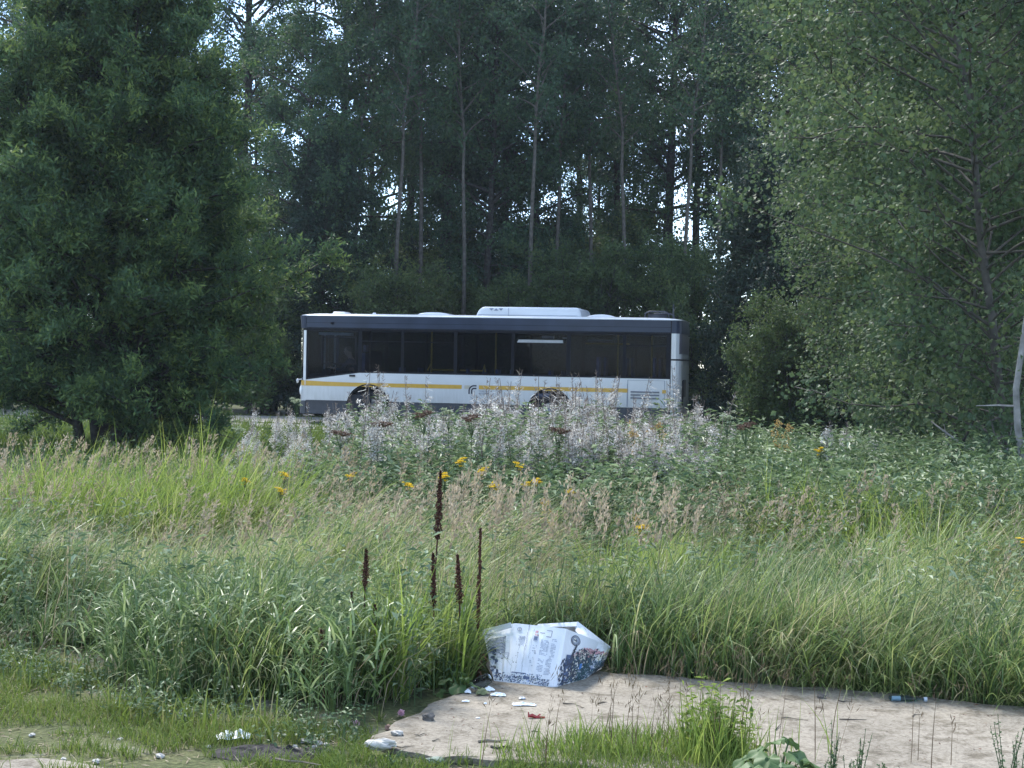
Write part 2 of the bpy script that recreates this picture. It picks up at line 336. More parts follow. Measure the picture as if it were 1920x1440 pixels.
TR = [
 (far_b, 828, 53, .1, 1.0, 'thick curving dark trunk above the bus roof, left of the air conditioning unit'),
 (far_a, 945, 55, 1.7, 1.0, 'dark birch rising straight above the roof air conditioning unit'),
 (far_c, 902, 50, 3.0, 1.0, 'slim tree with a thin grey trunk over the front of the roof unit'),
 (far_a, 1245, 54, 4.0, 1.06, 'tall birch with a thick dark trunk above the last bus windows'),
 (far_c, 1005, 52, 5.0, 1.05, 'slender leaning tree over the rear end of the roof unit'),
 (far_d, 765, 57, 2.2, 1.0, 'thin dark tree just left of the curving trunk'),
 (far_d, 880, 58, .9, 1.0, 'thin dark birch between curving trunk and roof unit'),
 (far_d, 1150, 59, 4.4, 1.0, 'sparse tall birch behind the big bush, bright sky around it'),
 (far_d, 1300, 57, 1.2, .98, 'thin birch just right of the thick trunk above the tail'),
 (far_b, 1375, 60, 5.3, .95, 'dark birch between the bus tail and the near aspen'),
 (far_a, 640, 51, .3, .96, 'dense dark birch above the front of the bus roof'),
 (far_c, 560, 47, 2.6, .86, 'dense tree directly above the nose of the bus, willow overlapping it'),
 (far_b, 445, 56, 1.1, 1.02, 'tall dark birch rising behind the top of the willow'),
 (far_a, 90, 52, 3.9, 1.0, 'dark tree behind the left edge of the willow'),
 (far_a, 1470, 50, 2.9, 1.0, 'tall dark tree behind the right hand aspen, nearest to the sky gap'),
 (far_b, 1640, 56, .5, 1.0, 'tall dark tree hidden behind the middle of the aspen crown'),
 (far_a, 1860, 52, 1.5, 1.0, 'dark tree behind the trunk of the right hand aspen'),
 (far_c, 700, 64, .7, 1.15, 'distant tree in the bright gap left of centre'),
 (far_d, 1080, 66, 3.7, 1.1, 'distant thin tree in the bright gap above the bush'),
]
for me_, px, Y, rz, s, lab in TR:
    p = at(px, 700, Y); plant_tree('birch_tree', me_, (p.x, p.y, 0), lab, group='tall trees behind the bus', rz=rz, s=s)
k = 0
for px in (-160, 60, 300, 480, 1420, 1560, 1700, 1880, 2080):
    p = at(px, 700, 70 + (k % 3) * 3); k += 1
    plant_tree('birch_tree', (far_a, far_c, far_b)[k % 3], (p.x, p.y, 0), 'dark birch in the back rank of the wood, mostly hidden by nearer trees', group='back rank of the wood', rz=k * 1.3, s=1.0)
slim = make_tree(25, 17, .5, lambda u: pb(u) * .6, 34, 10, 26, .11, .08, tr=.085, up=.9, upt=.4, droop=.3, tw=.9, twdrop=.7, jit=.13, hang=.6, leafm=m_birch_far, barkm=m_bark_mid, wig=.35, lean=(.5, 0))
for px, Y, rz, s, lab in ((735, 47, .3, 1.0, 'slim grey stem above the front hatch of the bus'), (790, 49, 2.0, 1.05, 'slim grey stem just left of the thick curving trunk'), (868, 48, 4.0, .95, 'slim stem between curving trunk and the roof unit'), (985, 47, 5.2, 1.0, 'slim pale stem over the middle of the roof unit'), (1040, 50, 1.1, 1.0, 'slim stem over the rear of the roof unit'), (1172, 49, 3.0, 1.0, 'slim stem above the second last bus window'), (1275, 48, .2, 1.0, 'slim stem above the tail of the bus'), (1340, 50, 4.6, 1.0, 'slim stem in the recess right of the bus tail'), (655, 49, 5.9, .95, 'slim stem above the driver window'), (1110, 51, 2.4, 1.02, 'slim stem between the olive bushes')):
    p = at(px, 700, Y); plant_tree('birch_tree', slim, (p.x, p.y, 0), lab, group='slim young trees behind the bus', rz=rz, s=s)
# understorey bushes behind the bus
def ps(u): return 1.75 * math.sin(math.pi * min(1, u * .75 + .22)) + .2
def stems_for(seed, n, h, sp):
    r = random.Random(seed); return [(r.uniform(-.25, .25), r.uniform(-.25, .25), r.uniform(-sp, sp), r.uniform(-sp, sp), h * r.uniform(.75, 1.05), .055) for _ in range(n)]
bush_a = make_tree(31, 5.6, .06, ps, 110, 12, 34, .10, .05, up=.6, upt=.3, droop=.1, tw=.65, twup=.4, stems=stems_for(1, 7, 5.6, 1.5), jit=.09, leafm=m_shrub)
bush_b = make_tree(32, 3.8, .05, lambda u: ps(u) * .8, 90, 12, 32, .10, .045, up=.5, upt=.3, droop=.1, tw=.6, twup=.3, stems=stems_for(2, 6, 3.8, 1.3), jit=.09, leafm=m_shrub)
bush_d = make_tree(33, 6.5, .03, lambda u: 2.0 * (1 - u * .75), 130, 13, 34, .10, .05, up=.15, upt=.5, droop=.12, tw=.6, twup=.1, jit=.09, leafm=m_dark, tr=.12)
BU = [
 (bush_a, 1090, 46, 0, 1.0, 'light olive bush behind the rear half of the bus, left one of the broad pair'),
 (bush_a, 1225, 45, 1.4, 1.02, 'light olive bush over the last windows of the bus, right one of the broad pair'),
 (bush_b, 980, 47, .4, 1.05, 'low dark bush behind the roof air conditioning unit'),
 (bush_b, 700, 46, 2.4, 1.15, 'low dark bush behind the front third of the bus'),
 (bush_b, 830, 49, 3.4, 1.1, 'low bush behind the middle windows, below the curving trunk'),
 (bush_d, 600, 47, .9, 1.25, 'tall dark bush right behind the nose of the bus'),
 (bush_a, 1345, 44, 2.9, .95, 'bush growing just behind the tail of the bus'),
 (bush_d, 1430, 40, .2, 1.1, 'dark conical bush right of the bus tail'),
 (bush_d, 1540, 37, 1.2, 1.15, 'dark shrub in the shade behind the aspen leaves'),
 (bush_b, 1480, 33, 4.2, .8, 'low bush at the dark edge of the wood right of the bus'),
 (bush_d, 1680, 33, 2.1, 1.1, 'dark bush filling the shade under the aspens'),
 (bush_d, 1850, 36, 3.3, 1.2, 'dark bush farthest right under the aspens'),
 (bush_b, 480, 46, 1.9, 1.0, 'bush beyond the road, right of the willow stems'),
 (bush_a, 500, 49, 2.6, 1.3, 'tall bush beyond the road in the gap between willow and bus nose'),
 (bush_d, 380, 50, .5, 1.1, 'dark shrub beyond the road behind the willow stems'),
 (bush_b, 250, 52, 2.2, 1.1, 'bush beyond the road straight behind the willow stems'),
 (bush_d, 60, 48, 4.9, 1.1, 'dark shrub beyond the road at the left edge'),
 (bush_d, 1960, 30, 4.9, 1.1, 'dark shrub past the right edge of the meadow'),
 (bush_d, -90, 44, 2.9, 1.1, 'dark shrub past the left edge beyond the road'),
 (far_c, 1108, 61, 2.2, .8, 'short leafy tree in the bright gap left of the thick trunk above the tail'),
 (far_c, 1190, 63, .2, .75, 'short leafy tree directly left of the thick trunk above the tail'),
 (far_c, 840, 62, 4.2, .75, 'short leafy tree behind the curving trunk'),
 (bush_a, 1115, 53, 3.1, 1.35, 'tall bush deep in the wood closing the bright gap right of the roof unit'),
 (bush_a, 800, 54, 2.1, 1.3, 'tall bush deep in the wood below the curving trunk'),
 (bush_a, 930, 56, 1.1, 1.3, 'tall bush deep in the wood right behind the roof unit'),
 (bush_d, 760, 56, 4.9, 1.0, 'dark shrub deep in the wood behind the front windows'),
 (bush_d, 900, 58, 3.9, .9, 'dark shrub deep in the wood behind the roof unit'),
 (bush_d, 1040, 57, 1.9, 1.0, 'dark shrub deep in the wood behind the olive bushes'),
]
for me_, px, Y, rz, s, lab in BU:
    p = at(px, 700, Y); plant_tree('bush', me_, (p.x, p.y, 0), lab, 'bush', 'undergrowth along the edge of the wood', rz=rz, s=s)
# right: aspens with big round leaves
def pa(u): return 2.0 * math.sin(math.pi * min(1, u * .78 + .2)) + .3
asp_n = make_tree(41, 9.5, .07, pa, 150, 15, 28, .062, .052, tr=.05, up=.45, upt=.4, droop=.15, tw=.62, twup=.15, jit=.10, hang=.45, lean=(-1.1, .3), barkm=m_bark_mid, leafm=m_aspen, wig=.25, limb_r=.05)
asp_f = make_tree(42, 11, .05, lambda u: pa(u) * (.75 + .65 * u), 180, 15, 28, .070, .058, tr=.065, up=.5, upt=.4, droop=.2, tw=.7, twup=.2, jit=.10, hang=.45, lean=(-.9, 0), barkm=m_bark_mid, leafm=m_aspen, wig=.25, limb_r=.05)
p = gp(1925, 980); plant_tree('aspen_tree', asp_n, (at(1915, 900, 15.5).x, 15.5, 0), 'nearest aspen at the right edge with large round leaves and leaning grey trunk')
plant_tree('aspen_tree', asp_f, (at(1735, 800, 23).x, 23, 0), 'aspen with dense pale green leaves, left of the nearest right edge trunk', rz=.5)
plant_tree('aspen_tree', asp_f, (at(1880, 800, 21).x, 21.5, 0), 'aspen behind the right edge trunk, crown filling the upper right corner', rz=4.1, s=1.04)
plant_tree('aspen_tree', asp_f, (at(1690, 700, 29).x, 29, 0), 'aspen farthest into the meadow with its crown leaning over the sky gap', rz=-.2, s=1.0)
plant_tree('aspen_tree', asp_n, (at(1760, 850, 18.5).x, 18.5, 0), 'slim aspen between the right edge trunk and the dense aspens', rz=3.6, s=.92)
# dead pale stem and fallen branches at the right
rng = np.random.default_rng(5)
g = G(); g.tube([at(1935, 905, 14), at(1917, 860, 14), at(1908, 800, 14.02), at(1905, 730, 14.03), at(1912, 680, 14.05), at(1924, 600, 14.1), at(1938, 480, 14.2), at(1950, 330, 14.4)], [.036, .034, .032, .030, .028, .025, .02, .01], 8, 0)
P0 = at(1935, 905, 14); g.tube([Vector((P0.x + .05, 14, -.1)), P0], [.058, .05], 8)
r_ = link('bare_trunk', g.mesh('bare_trunk', m_bark_pale, True)); tag(r_, 'smooth pale grey bare stem standing at the right edge', 'tree')
g = G(); g.tube([at(1906, 762, 14.02), at(1870, 760, 14.1), at(1830, 761, 14.3)], [.014, .009, .004], 5); link('branch', g.mesh('b', m_bark_pale, True), r_)
def stick(name, pts_, r0, label, cat, m, forks=(), group=None):
    g = G(); P = np.array(pts_); g.tube(P, np.linspace(r0, r0 * .35, len(P)), 5, 0, cap=True)
    for f in forks: g.tube(np.array(f), np.linspace(r0 * .5, r0 * .15, len(f)), 4)
    return tag(link(name, g.mesh(name, m, True)), label, cat, group)
stick('dead_branch', [at(1915, 882, 14.6), at(1870, 866, 14.8), at(1820, 845, 15.1), at(1775, 812, 15.4), at(1745, 790, 15.6)], .022, 'long bare grey branch slanting down to the right edge', 'branch', m_bark_pale, [[at(1870, 866, 14.8), at(1890, 840, 14.9), at(1897, 800, 15)]])
stick('dead_branch', [at(1782, 905, 15.8), at(1786, 860, 15.8), at(1776, 825, 15.9), at(1770, 795, 16)], .014, 'upright broken pale branch left of the slanting one', 'branch', m_bark_pale)
for k_, (a_, b_, c_) in enumerate([((1790, 870), (1805, 830), (1825, 790)), ((1830, 880), (1800, 845), (1790, 800)), ((1850, 850), (1815, 835), (1770, 838)), ((1810, 880), (1840, 830), (1850, 780))]):
    lab = ['lowest dark twisted branch of the brush tangle', 'dark branch leaning left in the brush tangle', 'flat dark branch across the brush tangle', 'dark branch leaning right in the brush tangle'][k_]
    stick('dead_branch', [at(*a_, 16.5), at(*b_, 16.6), at(*c_, 16.8)], .03, lab, 'branch', m_bark, group='brush tangle under the aspens')

# ------------------------------------------------------------------ bus
m_white = flat('white_paint', (.70, .72, .74), .25, var=.05, scale=1.5, coat=.4)
def dirt(m, z0, z1, amt):
    n = m.node_tree.nodes; l = m.node_tree.links; b = n['Principled BSDF']; src = b.inputs['Base Color'].links[0].from_socket
    t = n.new('ShaderNodeTexCoord'); sp = n.new('ShaderNodeSeparateXYZ'); l.new(t.outputs['Object'], sp.inputs[0]); mr = n.new('ShaderNodeMapRange'); mr.inputs[1].default_value = z1; mr.inputs[2].default_value = z0; l.new(sp.outputs[2], mr.inputs[0])
    mpg = n.new('ShaderNodeMapping'); mpg.inputs['Scale'].default_value = (6, 6, 1.2); l.new(t.outputs['Object'], mpg.inputs[0]); ns = n.new('ShaderNodeTexNoise'); ns.inputs['Scale'].default_value = 2; ns.inputs['Detail'].default_value = 8; l.new(mpg.outputs[0], ns.inputs['Vector'])
    mu = n.new('ShaderNodeMath'); mu.operation = 'MULTIPLY'; l.new(mr.outputs[0], mu.inputs[0]); l.new(ns.outputs[0], mu.inputs[1]); m2 = n.new('ShaderNodeMath'); m2.operation = 'MULTIPLY'; m2.use_clamp = True; m2.inputs[1].default_value = amt; l.new(mu.outputs[0], m2.inputs[0])
    mx_ = n.new('ShaderNodeMix'); mx_.data_type = 'RGBA'; mx_.inputs[7].default_value = (.27, .25, .22, 1); l.new(m2.outputs[0], mx_.inputs[0]); l.new(src, mx_.inputs[6]); l.new(mx_.outputs[2], b.inputs['Base Color'])
dirt(m_white, .45, 1.25, .85)
m_band = flat('slate_blue_paint', (.04, .052, .085), .3, var=.25, scale=1.2, spec=.25)
m_skirt = flat('dark_grey_plastic', (.045, .05, .062), .5, var=.2)
m_black = flat('black_trim', (.008, .009, .014), .5, var=.2, spec=.15)
m_gold = flat('ochre_stripe', (.62, .37, .055), .35, var=.06)
m_goldpale = flat('pale_ochre_stripe', (.50, .46, .36), .4, var=.06)
m_navy = flat('navy_print', (.012, .011, .035), .4, var=.1)
m_greyprint = flat('grey_print', (.22, .25, .32), .5, var=.1)
m_tyre = flat('tyre_rubber', (.02, .02, .021), .85, var=.3)
m_rim = flat('steel_rim', (.24, .25, .27), .45, .3, var=.2)
m_seat = flat('navy_seat_fabric', (.09, .11, .19), .85, var=.3)
m_rail = flat('yellow_handrail', (.80, .46, .03), .4, var=.1)
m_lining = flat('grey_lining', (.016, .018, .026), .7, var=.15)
m_lens = flat('headlight_lens', (.75, .78, .8), .08, var=.1, coat=1)
m_glow = flat('pale_metal', (.55, .57, .62), .35, var=.1)
m_screen = flat('rear_window_grey', (.15, .145, .175), .3, var=.1)
def glass(name, tint, g_):
    m, n, l, b, o = new_mat(name)
    tr = n.new('ShaderNodeBsdfTransparent'); tr.inputs[0].default_value = (*tint, 1)
    gl = n.new('ShaderNodeBsdfGlossy'); gl.inputs['Roughness'].default_value = .03
    lw = n.new('ShaderNodeFresnel'); lw.inputs[0].default_value = 1.13; mi = n.new('ShaderNodeMixShader')
    l.new(lw.outputs[0], mi.inputs[0]); l.new(tr.outputs[0], mi.inputs[1]); l.new(gl.outputs[0], mi.inputs[2]); l.new(mi.outputs[0], o.inputs[0]); return m
m_glass = glass('tinted_glass', (.52, .57, .66), 1)
m_glass_c = glass('clear_glass', (.50, .57, .64), 1)
BL, BW = 9.32, 2.5
bus = empty('bus', BO, -AL)
tag(bus, 'white single deck bus with ochre stripe and slate roof band, standing behind the weeds', 'bus')
XF, XR = bx(690, 750), bx(1031, 760)                        # wheel centres
def arch(X, z):                                              # lower edge of panels, lifted by the wheel arches
    for c in (XF, XR):
        d = abs(X - c)
        if d < .54: z = max(z, .48 + math.sqrt(max(0, .54 ** 2 - d * d)) * 1.0)
    return z
def sheet(g, xs_, lo, hi, Y, th, mat=0):
    """vertical panel between lo(x) and hi(x), outer face at Y, thickness th (signed, inwards)"""
    n = len(xs_); A = [(x, Y, lo(x)) for x in xs_] + [(x, Y, hi(x)) for x in xs_] + [(x, Y + th, lo(x)) for x in xs_] + [(x, Y + th, hi(x)) for x in xs_]
    Fq = []
    for k in range(n - 1):
        Fq += [[k, k + 1, n + k + 1, n + k], [2 * n + k, 3 * n + k, 3 * n + k + 1, 2 * n + k + 1], [n + k, n + k + 1, 3 * n + k + 1, 3 * n + k], [k, 2 * n + k, 2 * n + k + 1, k + 1]]
    Fq += [[0, n, 3 * n, 2 * n], [n - 1, 3 * n - 1, 4 * n - 1, 2 * n - 1]]
    g.add(A, Fq, mat)
def bend(x): return 1.335 - .20 * sm(0, 1, (1.45 - x) / 1.43) if x < 1.45 else 1.335
def wb(x): return 1.335 if x >= 1.42 else 1.335 - .20 * (1.42 - x) / 1.42     # lower window line
XS = sorted(set([round(v, 3) for v in np.linspace(0.0, BL, 60)] + [round(c + .54 * math.cos(t), 3) for c in (XF, XR) for t in np.linspace(0, math.pi, 25)] + [1.42]))
XS = [x for x in XS if 0 <= x <= BL]
FC = [(0, 0), (-.07, .02), (-.13, .06), (-.18, .14), (-.215, .3), (-.24, .7), (-.25, 1.25)]; FC = FC + [(x, 2.5 - y) for x, y in FC[-2::-1]]
RC = [(BL, 0), (BL + .13, .012), (BL + .20, .05), (BL + .245, .12), (BL + .265, .25), (BL + .28, .7), (BL + .285, 1.25)]; RC = RC + [(x, 2.5 - y) for x, y in RC[-2::-1]]
def wrap(g, pts_, z0, z1, mat=0, off=0.0, inset=0.0, thick=.02):
    P = np.array(pts_, float); T = np.gradient(P, axis=0); N = np.column_stack([T[:, 1], -T[:, 0]]); N /= np.linalg.norm(N, axis=1)[:, None]
    cx = np.array([4.6, 1.25]); sgn = np.sign(((P - cx) * N).sum(1).mean()) or 1; N = N * sgn
    O = P + N * off; O2 = P + N * (off - inset); I = P + N * (off - thick); k = len(P)
    V = np.vstack([np.column_stack([O, np.full(k, z0)]), np.column_stack([O2, np.full(k, z1)]), np.column_stack([I, np.full(k, z0)]), np.column_stack([I - N * inset, np.full(k, z1)])])
    Fq = []
    for a in range(k - 1): Fq += [[a, a + 1, k + a + 1, k + a], [2 * k + a, 3 * k + a, 3 * k + a + 1, 2 * k + a + 1], [k + a, k + a + 1, 3 * k + a + 1, 3 * k + a], [a, 2 * k + a, 2 * k + a + 1, a + 1]]
    g.add(V, Fq, mat)
# white lower panels
g = G()
sheet(g, XS, lambda x: arch(x, .62), lambda x: wb(x), 0, .03); sheet(g, XS, lambda x: arch(x, .62), lambda x: wb(x), BW, -.03)
wrap(g, FC, .60, 1.06); wrap(g, RC, .36, 1.79, thick=.03)
link('body_panel', g.mesh('body_panel', m_white), bus)
g = G()
sheet(g, XS, lambda x: arch(x, .27), lambda x: arch(x, .616), .012, .03); sheet(g, XS, lambda x: arch(x, .27), lambda x: arch(x, .616), BW - .012, -.03)
g.box(.1, BL, .06, BW - .06, .32, .36)
link('skirt', g.mesh('skirt', m_skirt), bus)
g = G(); wrap(g, FC, .27, .596, off=.015); link('front_bumper', g.mesh('bumper', m_skirt), bus)
g = G(); wrap(g, RC, .27, .352, off=.01); link('rear_bumper', g.mesh('bumper', m_skirt), bus)
for c in (XF, XR):                                             # wheel arch liners
    g = G(); t = np.linspace(0, math.pi, 15); P = [(c + .545 * math.cos(a), .034, .48 + .545 * math.sin(a)) for a in t]; k = len(P)
    V = P + [(x, .62, z) for x, y, z in P]; g.add(V, [[a, a + 1, a + 1 + k, a + k] for a in range(k - 1)]); g.add([(x, .62, z) for x, y, z in P], [list(range(k))])
    link('wheel_arch', g.mesh('wheel_arch', m_black), bus)
    rim = G(); t = np.linspace(0, math.pi, 23)
    V = [(c + r * math.cos(a), -.006, .48 + r * math.sin(a)) for r in (.54, .575) for a in t] ; V += [(x, .0, z) for x, y, z in V]; k = 23
    rim.add(V, [[a, a + 1, k + a + 1, k + a] for a in range(k - 1)] + [[k + a, k + a + 1, 3 * k + a + 1, 3 * k + a] for a in range(k - 1)] + [[a, 2 * k + a, 2 * k + a + 1, a + 1] for a in range(k - 1)])
    link('wheel_arch_trim', rim.mesh('t', m_black), bus)
# wheels
def lathe(g, c, prof, n=36, mat=0):
    """profile (y, r) turned about the Y axis through c=(x, z)"""
    k = len(prof); t = np.arange(n) / n * 2 * np.pi
    V = [(c[0] + r * math.cos(a), y, c[1] + r * math.sin(a)) for (y, r) in prof for a in t]
    g.add(V, [[i * n + j, i * n + (j + 1) % n, (i + 1) * n + (j + 1) % n, (i + 1) * n + j] for i in range(k - 1) for j in range(n)], mat)
for c in (XF, XR):
    for sd_ in (1, -1):
        f = (lambda y: y) if sd_ == 1 else (lambda y: BW - y)
        g = G(); lathe(g, (c, .43), [(f(.36), .27), (f(.35), .42), (f(.31), .43), (f(.13), .43), (f(.09), .415), (f(.075), .36), (f(.085), .27), (f(.12), .255)])
        ty = link('wheel', g.mesh('tyre', m_tyre, True), bus)
        g = G(); lathe(g, (c, .43), [(f(.10), .26), (f(.095), .245), (f(.17), .225), (f(.18), .15), (f(.14), .12), (f(.10), .09), (f(.10), .001)])
        for a in range(8):
            b_ = a * math.pi / 4; g.box(c + .17 * math.cos(b_) - .014, c + .17 * math.cos(b_) + .014, *(sorted((f(.135), f(.18)))), .43 + .17 * math.sin(b_) - .014, .43 + .17 * math.sin(b_) + .014)
        link('rim', g.mesh('rim', m_rim, True), ty)
# ochre stripe, logo and the two small lines of writing, 3 mm proud of the side
def px2x(px): return bx(px, 720)
g = G()
g.add([(px2x(565), -.004, .985), (px2x(866), -.004, .985), (px2x(866), -.004, 1.085), (px2x(660), -.004, 1.085), (px2x(610), -.004, 1.095), (px2x(565), -.004, 1.12)], [[0, 1, 2, 3, 4, 5]])
g.add([(px2x(898), -.004, .985), (px2x(1178), -.004, .985), (px2x(1178), -.004, 1.085), (px2x(898), -.004, 1.085)], [[0, 1, 2, 3]])
g.add([(px2x(1242), -.012, .985), (px2x(1249), -.012, .985), (px2x(1249), -.012, 1.07), (px2x(1242), -.012, 1.07)], [[0, 1, 2, 3]])
link('ochre_stripe', g.mesh('stripe', m_gold), bus)
g = G()
for z0 in (.99, 1.055): g.add([(px2x(871), -.004, z0), (px2x(882), -.004, z0), (px2x(882), -.004, z0 + .022), (px2x(871), -.004, z0 + .022)], [[0, 1, 2, 3]])
g.add([(px2x(871), -.0035, 1.014), (px2x(881), -.0035, 1.014), (px2x(881), -.0035, 1.053), (px2x(871), -.0035, 1.053)], [[0, 1, 2, 3]])
x0 = px2x(878.0); lo = G(); mpp = (px2x(894) - px2x(878)) / 16            # metres per photo pixel along the side
def bow(r0, r1, cx, cz, xe, zb):
    n = 12; V = [(cx - r0, zb)] + [(cx - r0 * math.cos(t), cz + r0 * math.sin(t)) for t in np.linspace(0, math.pi / 2, n)] + [(xe, cz + r0)]
    V2 = [(cx - r1, zb)] + [(cx - r1 * math.cos(t), cz + r1 * math.sin(t)) for t in np.linspace(0, math.pi / 2, n)] + [(xe, cz + r1)]
    k = len(V); lo.add([(a, -.007, b) for a, b in V] + [(a, -.007, b) for a, b in V2], [[i, i + 1, k + i + 1, k + i] for i in range(k - 1)])
xe = px2x(893.7); zt = 1.088; cx_ = xe - .065
bow(.107, .141, cx_, zt - .141, xe, .862); bow(.040, .074, cx_, zt - .141, xe, .862)
tl = link('logo', lo.mesh('logo', m_navy), bus); link('logo_stripe', g.mesh('logo_stripe', m_goldpale), tl)
def text_mesh(s, size, mat, name):
    c = bpy.data.curves.new(name, 'FONT'); c.body = s; c.size = size; c.extrude = .001; o = bpy.data.objects.new(name, c); col.objects.link(o)
    dg = bpy.context.evaluated_depsgraph_get(); me = bpy.data.meshes.new_from_object(o.evaluated_get(dg)); bpy.data.objects.remove(o); me.materials.clear(); me.materials.append(mat); return me
for k_, (s_, z_) in enumerate((('Московский', .925), ('транспорт  транспорт', .868))):
    o = link('lettering', text_mesh(s_ if k_ == 0 else 'общественный транспорт', .058, m_greyprint, 'lettering'), bus, (px2x(898), -.006, z_)); o.rotation_euler = (R(90), 0, 0)
    wd = max(v.co.x for v in o.data.vertices); o.scale = ((px2x(913.5) if k_ == 0 else px2x(927)) - px2x(898),) * 1 + (1, 1); o.scale.x /= wd
# slate roof band and roof
g = G(); sheet(g, [0, BL], lambda x: 2.456, lambda x: 2.775, -.004, .03); sheet(g, [0, BL], lambda x: 2.456, lambda x: 2.775, BW + .004, -.03)
wrap(g, FC, 2.456, 2.775, off=.01, inset=-.03)
link('roof_band', g.mesh('roof_band', m_band), bus)
g = G(); wrap(g, RC, 2.456, 2.765, off=.004, inset=.02); link('rear_roof_band', g.mesh('rear_roof_band', m_band), bus)
g = G(); g.box(.0, BL, -.007, -.0045, 2.595, 2.602); g.box(.0, BL, -.008, -.0045, 2.458, 2.475); link('band_moulding', g.mesh('m', m_black), bus)
outl = [(x, y) for x, y in FC[::-1]] + [(x, y) for x, y in RC]
O = np.array(outl); n_ = len(O); cc = np.array([4.65, 1.25]); g = G()
rings = [(1.004, 2.772), (1.003, 2.79), (.985, 2.805), (.93, 2.83), (.6, 2.855), (.0, 2.86)]
V = np.vstack([np.column_stack([cc + (O - cc) * [s if s < .99 else 1.001, s], np.full(n_, z)]) for s, z in rings])
g.add(V, [[r_ * n_ + a, r_ * n_ + (a + 1) % n_, (r_ + 1) * n_ + (a + 1) % n_, (r_ + 1) * n_ + a] for r_ in range(len(rings) - 1) for a in range(n_)])
link('roof', g.mesh('roof', m_white, False), bus)
# glazing: black frame pieces and one pane per window
panes = [(577, 672), (678, 752), (757, 851), (857, 959), (964, 1062), (1070, 1168), (1174, 1249.5)]
edges = [(bx(a, 650), bx(b, 650)) for a, b in panes]
for side, Y, th in (('near', .0, .03), ('far', BW, -.03)):
    g = G(); y_ = .004 if side == 'near' else BW - .004
    sheet(g, [0, BL], lambda x: 2.40, lambda x: 2.4555, y_, th)
    sheet(g, [0, 1.42, BL], lambda x: wb(x), lambda x: wb(x) + .045, y_, th)
    cuts = [0] + [e for ab in edges for e in ab] + [BL]
    for a in range(0, len(cuts), 2): sheet(g, [cuts[a], cuts[a + 1]], lambda x: wb(x) + .045, lambda x: 2.40, y_, th)
    fr = link('window_frame', g.mesh('window_frame', m_black), bus)
    for k_, (a, b) in enumerate(edges):
        g = G(); sheet(g, [a, b] if not a < 1.42 < b else [a, 1.42, b], lambda x: wb(x) + .045, lambda x: 2.40, y_ + th * .3, th * .2)
        wn = link('window', g.mesh('window', m_glass_c if k_ == 0 else m_glass), bus)
        if side == 'near' and k_ in (1, 2, 6):
            g = G(); g.box(a, b, y_ + .002, y_ + .006, 2.13, 2.155); link('sash', g.mesh('sash', m_black), wn)
# driver's sliding window frame
x0, x1 = bx(603), bx(668); g = G(); z0, z1 = 1.545, 2.25
for a in ((x0, x1, z1 - .03, z1), (x0, x1, z0, z0 + .03), (x0, x0 + .03, z0 + .03, z1 - .03), (x1 - .03, x1, z0 + .03, z1 - .03), (x0 + .40, x0 + .46, z0 + .03, z1 - .03)): g.box(a[0], a[1], -.012, .003, a[2], a[3])
link('driver_window_frame', g.mesh('dwf', m_black), bus)
# open hopper window: pale slanting sash
g = G(); a, b = bx(970), bx(1056); g.add([(a, -.03, 2.185), (b, -.03, 2.185), (b, -.05, 2.245), (a + .04, -.05, 2.245)], [[0, 1, 2, 3]]); g.box(a, b, -.03, .0, 2.175, 2.184)
link('hopper_sash', g.mesh('hopper', m_glow), bus)
# A pillar, windscreen, rear window and rear details
g = G(); wrap(g, FC[:2], 1.0, 2.4, off=.012); wrap(g, FC[-2:], 1.0, 2.4, off=.012); link('front_pillar', g.mesh('fp', m_white), bus)
g = G(); wrap(g, FC[1:-1], 1.065, 2.452, thick=.012); link('windscreen', g.mesh('ws', m_glass_c), bus)
g = G(); wrap(g, RC[:3], 1.83, 2.452); wrap(g, RC[-3:], 1.83, 2.452); wrap(g, RC[2:-2], 1.83, 1.95); link('rear_pillar', g.mesh('rp', m_white), bus)
g = G(); wrap(g, RC[2:-2], 1.953, 2.452, off=-.006); link('rear_window', g.mesh('rw', m_screen), bus)
g = G(); wrap(g, RC, 1.792, 1.828, off=-.012); g.box(BL - .008, BL + .01, -.006, .02, .4, 2.76); link('rear_seam', g.mesh('seam', m_black), bus)
g = G(); g.add([(BL + .272, .42, .72), (BL + .272, .95, .72), (BL + .292, .95, 1.25), (BL + .292, .42, 1.25)], [[0, 1, 2, 3]]); g.box(BL + .262, BL + .29, .3, .42, .7, 1.3); g.box(BL + .27, BL + .296, .42, 1.0, .9, 1.32)
link('rear_grille', g.mesh('rg', m_black), bus)
# engine side panel with louvres
g = G()
xa, xb = bx(1178), bx(1248); 
for a in ((xa, xb, 1.29, 1.297), (xa, xa + .012, .64, 1.29), (xb - .012, xb, .64, 1.29)): g.box(a[0], a[1], -.006, -.001, a[2], a[3])
hp = link('engine_hatch', g.mesh('hatch', m_greyprint), bus)
g = G()
for k_ in range(3): g.box(bx(1184), bx(1238), -.014, -.002, .84 + k_ * .075, .875 + k_ * .075)
link('louvre', g.mesh('lv', flat('louvre_grey', (.16, .17, .2), .5)), hp)
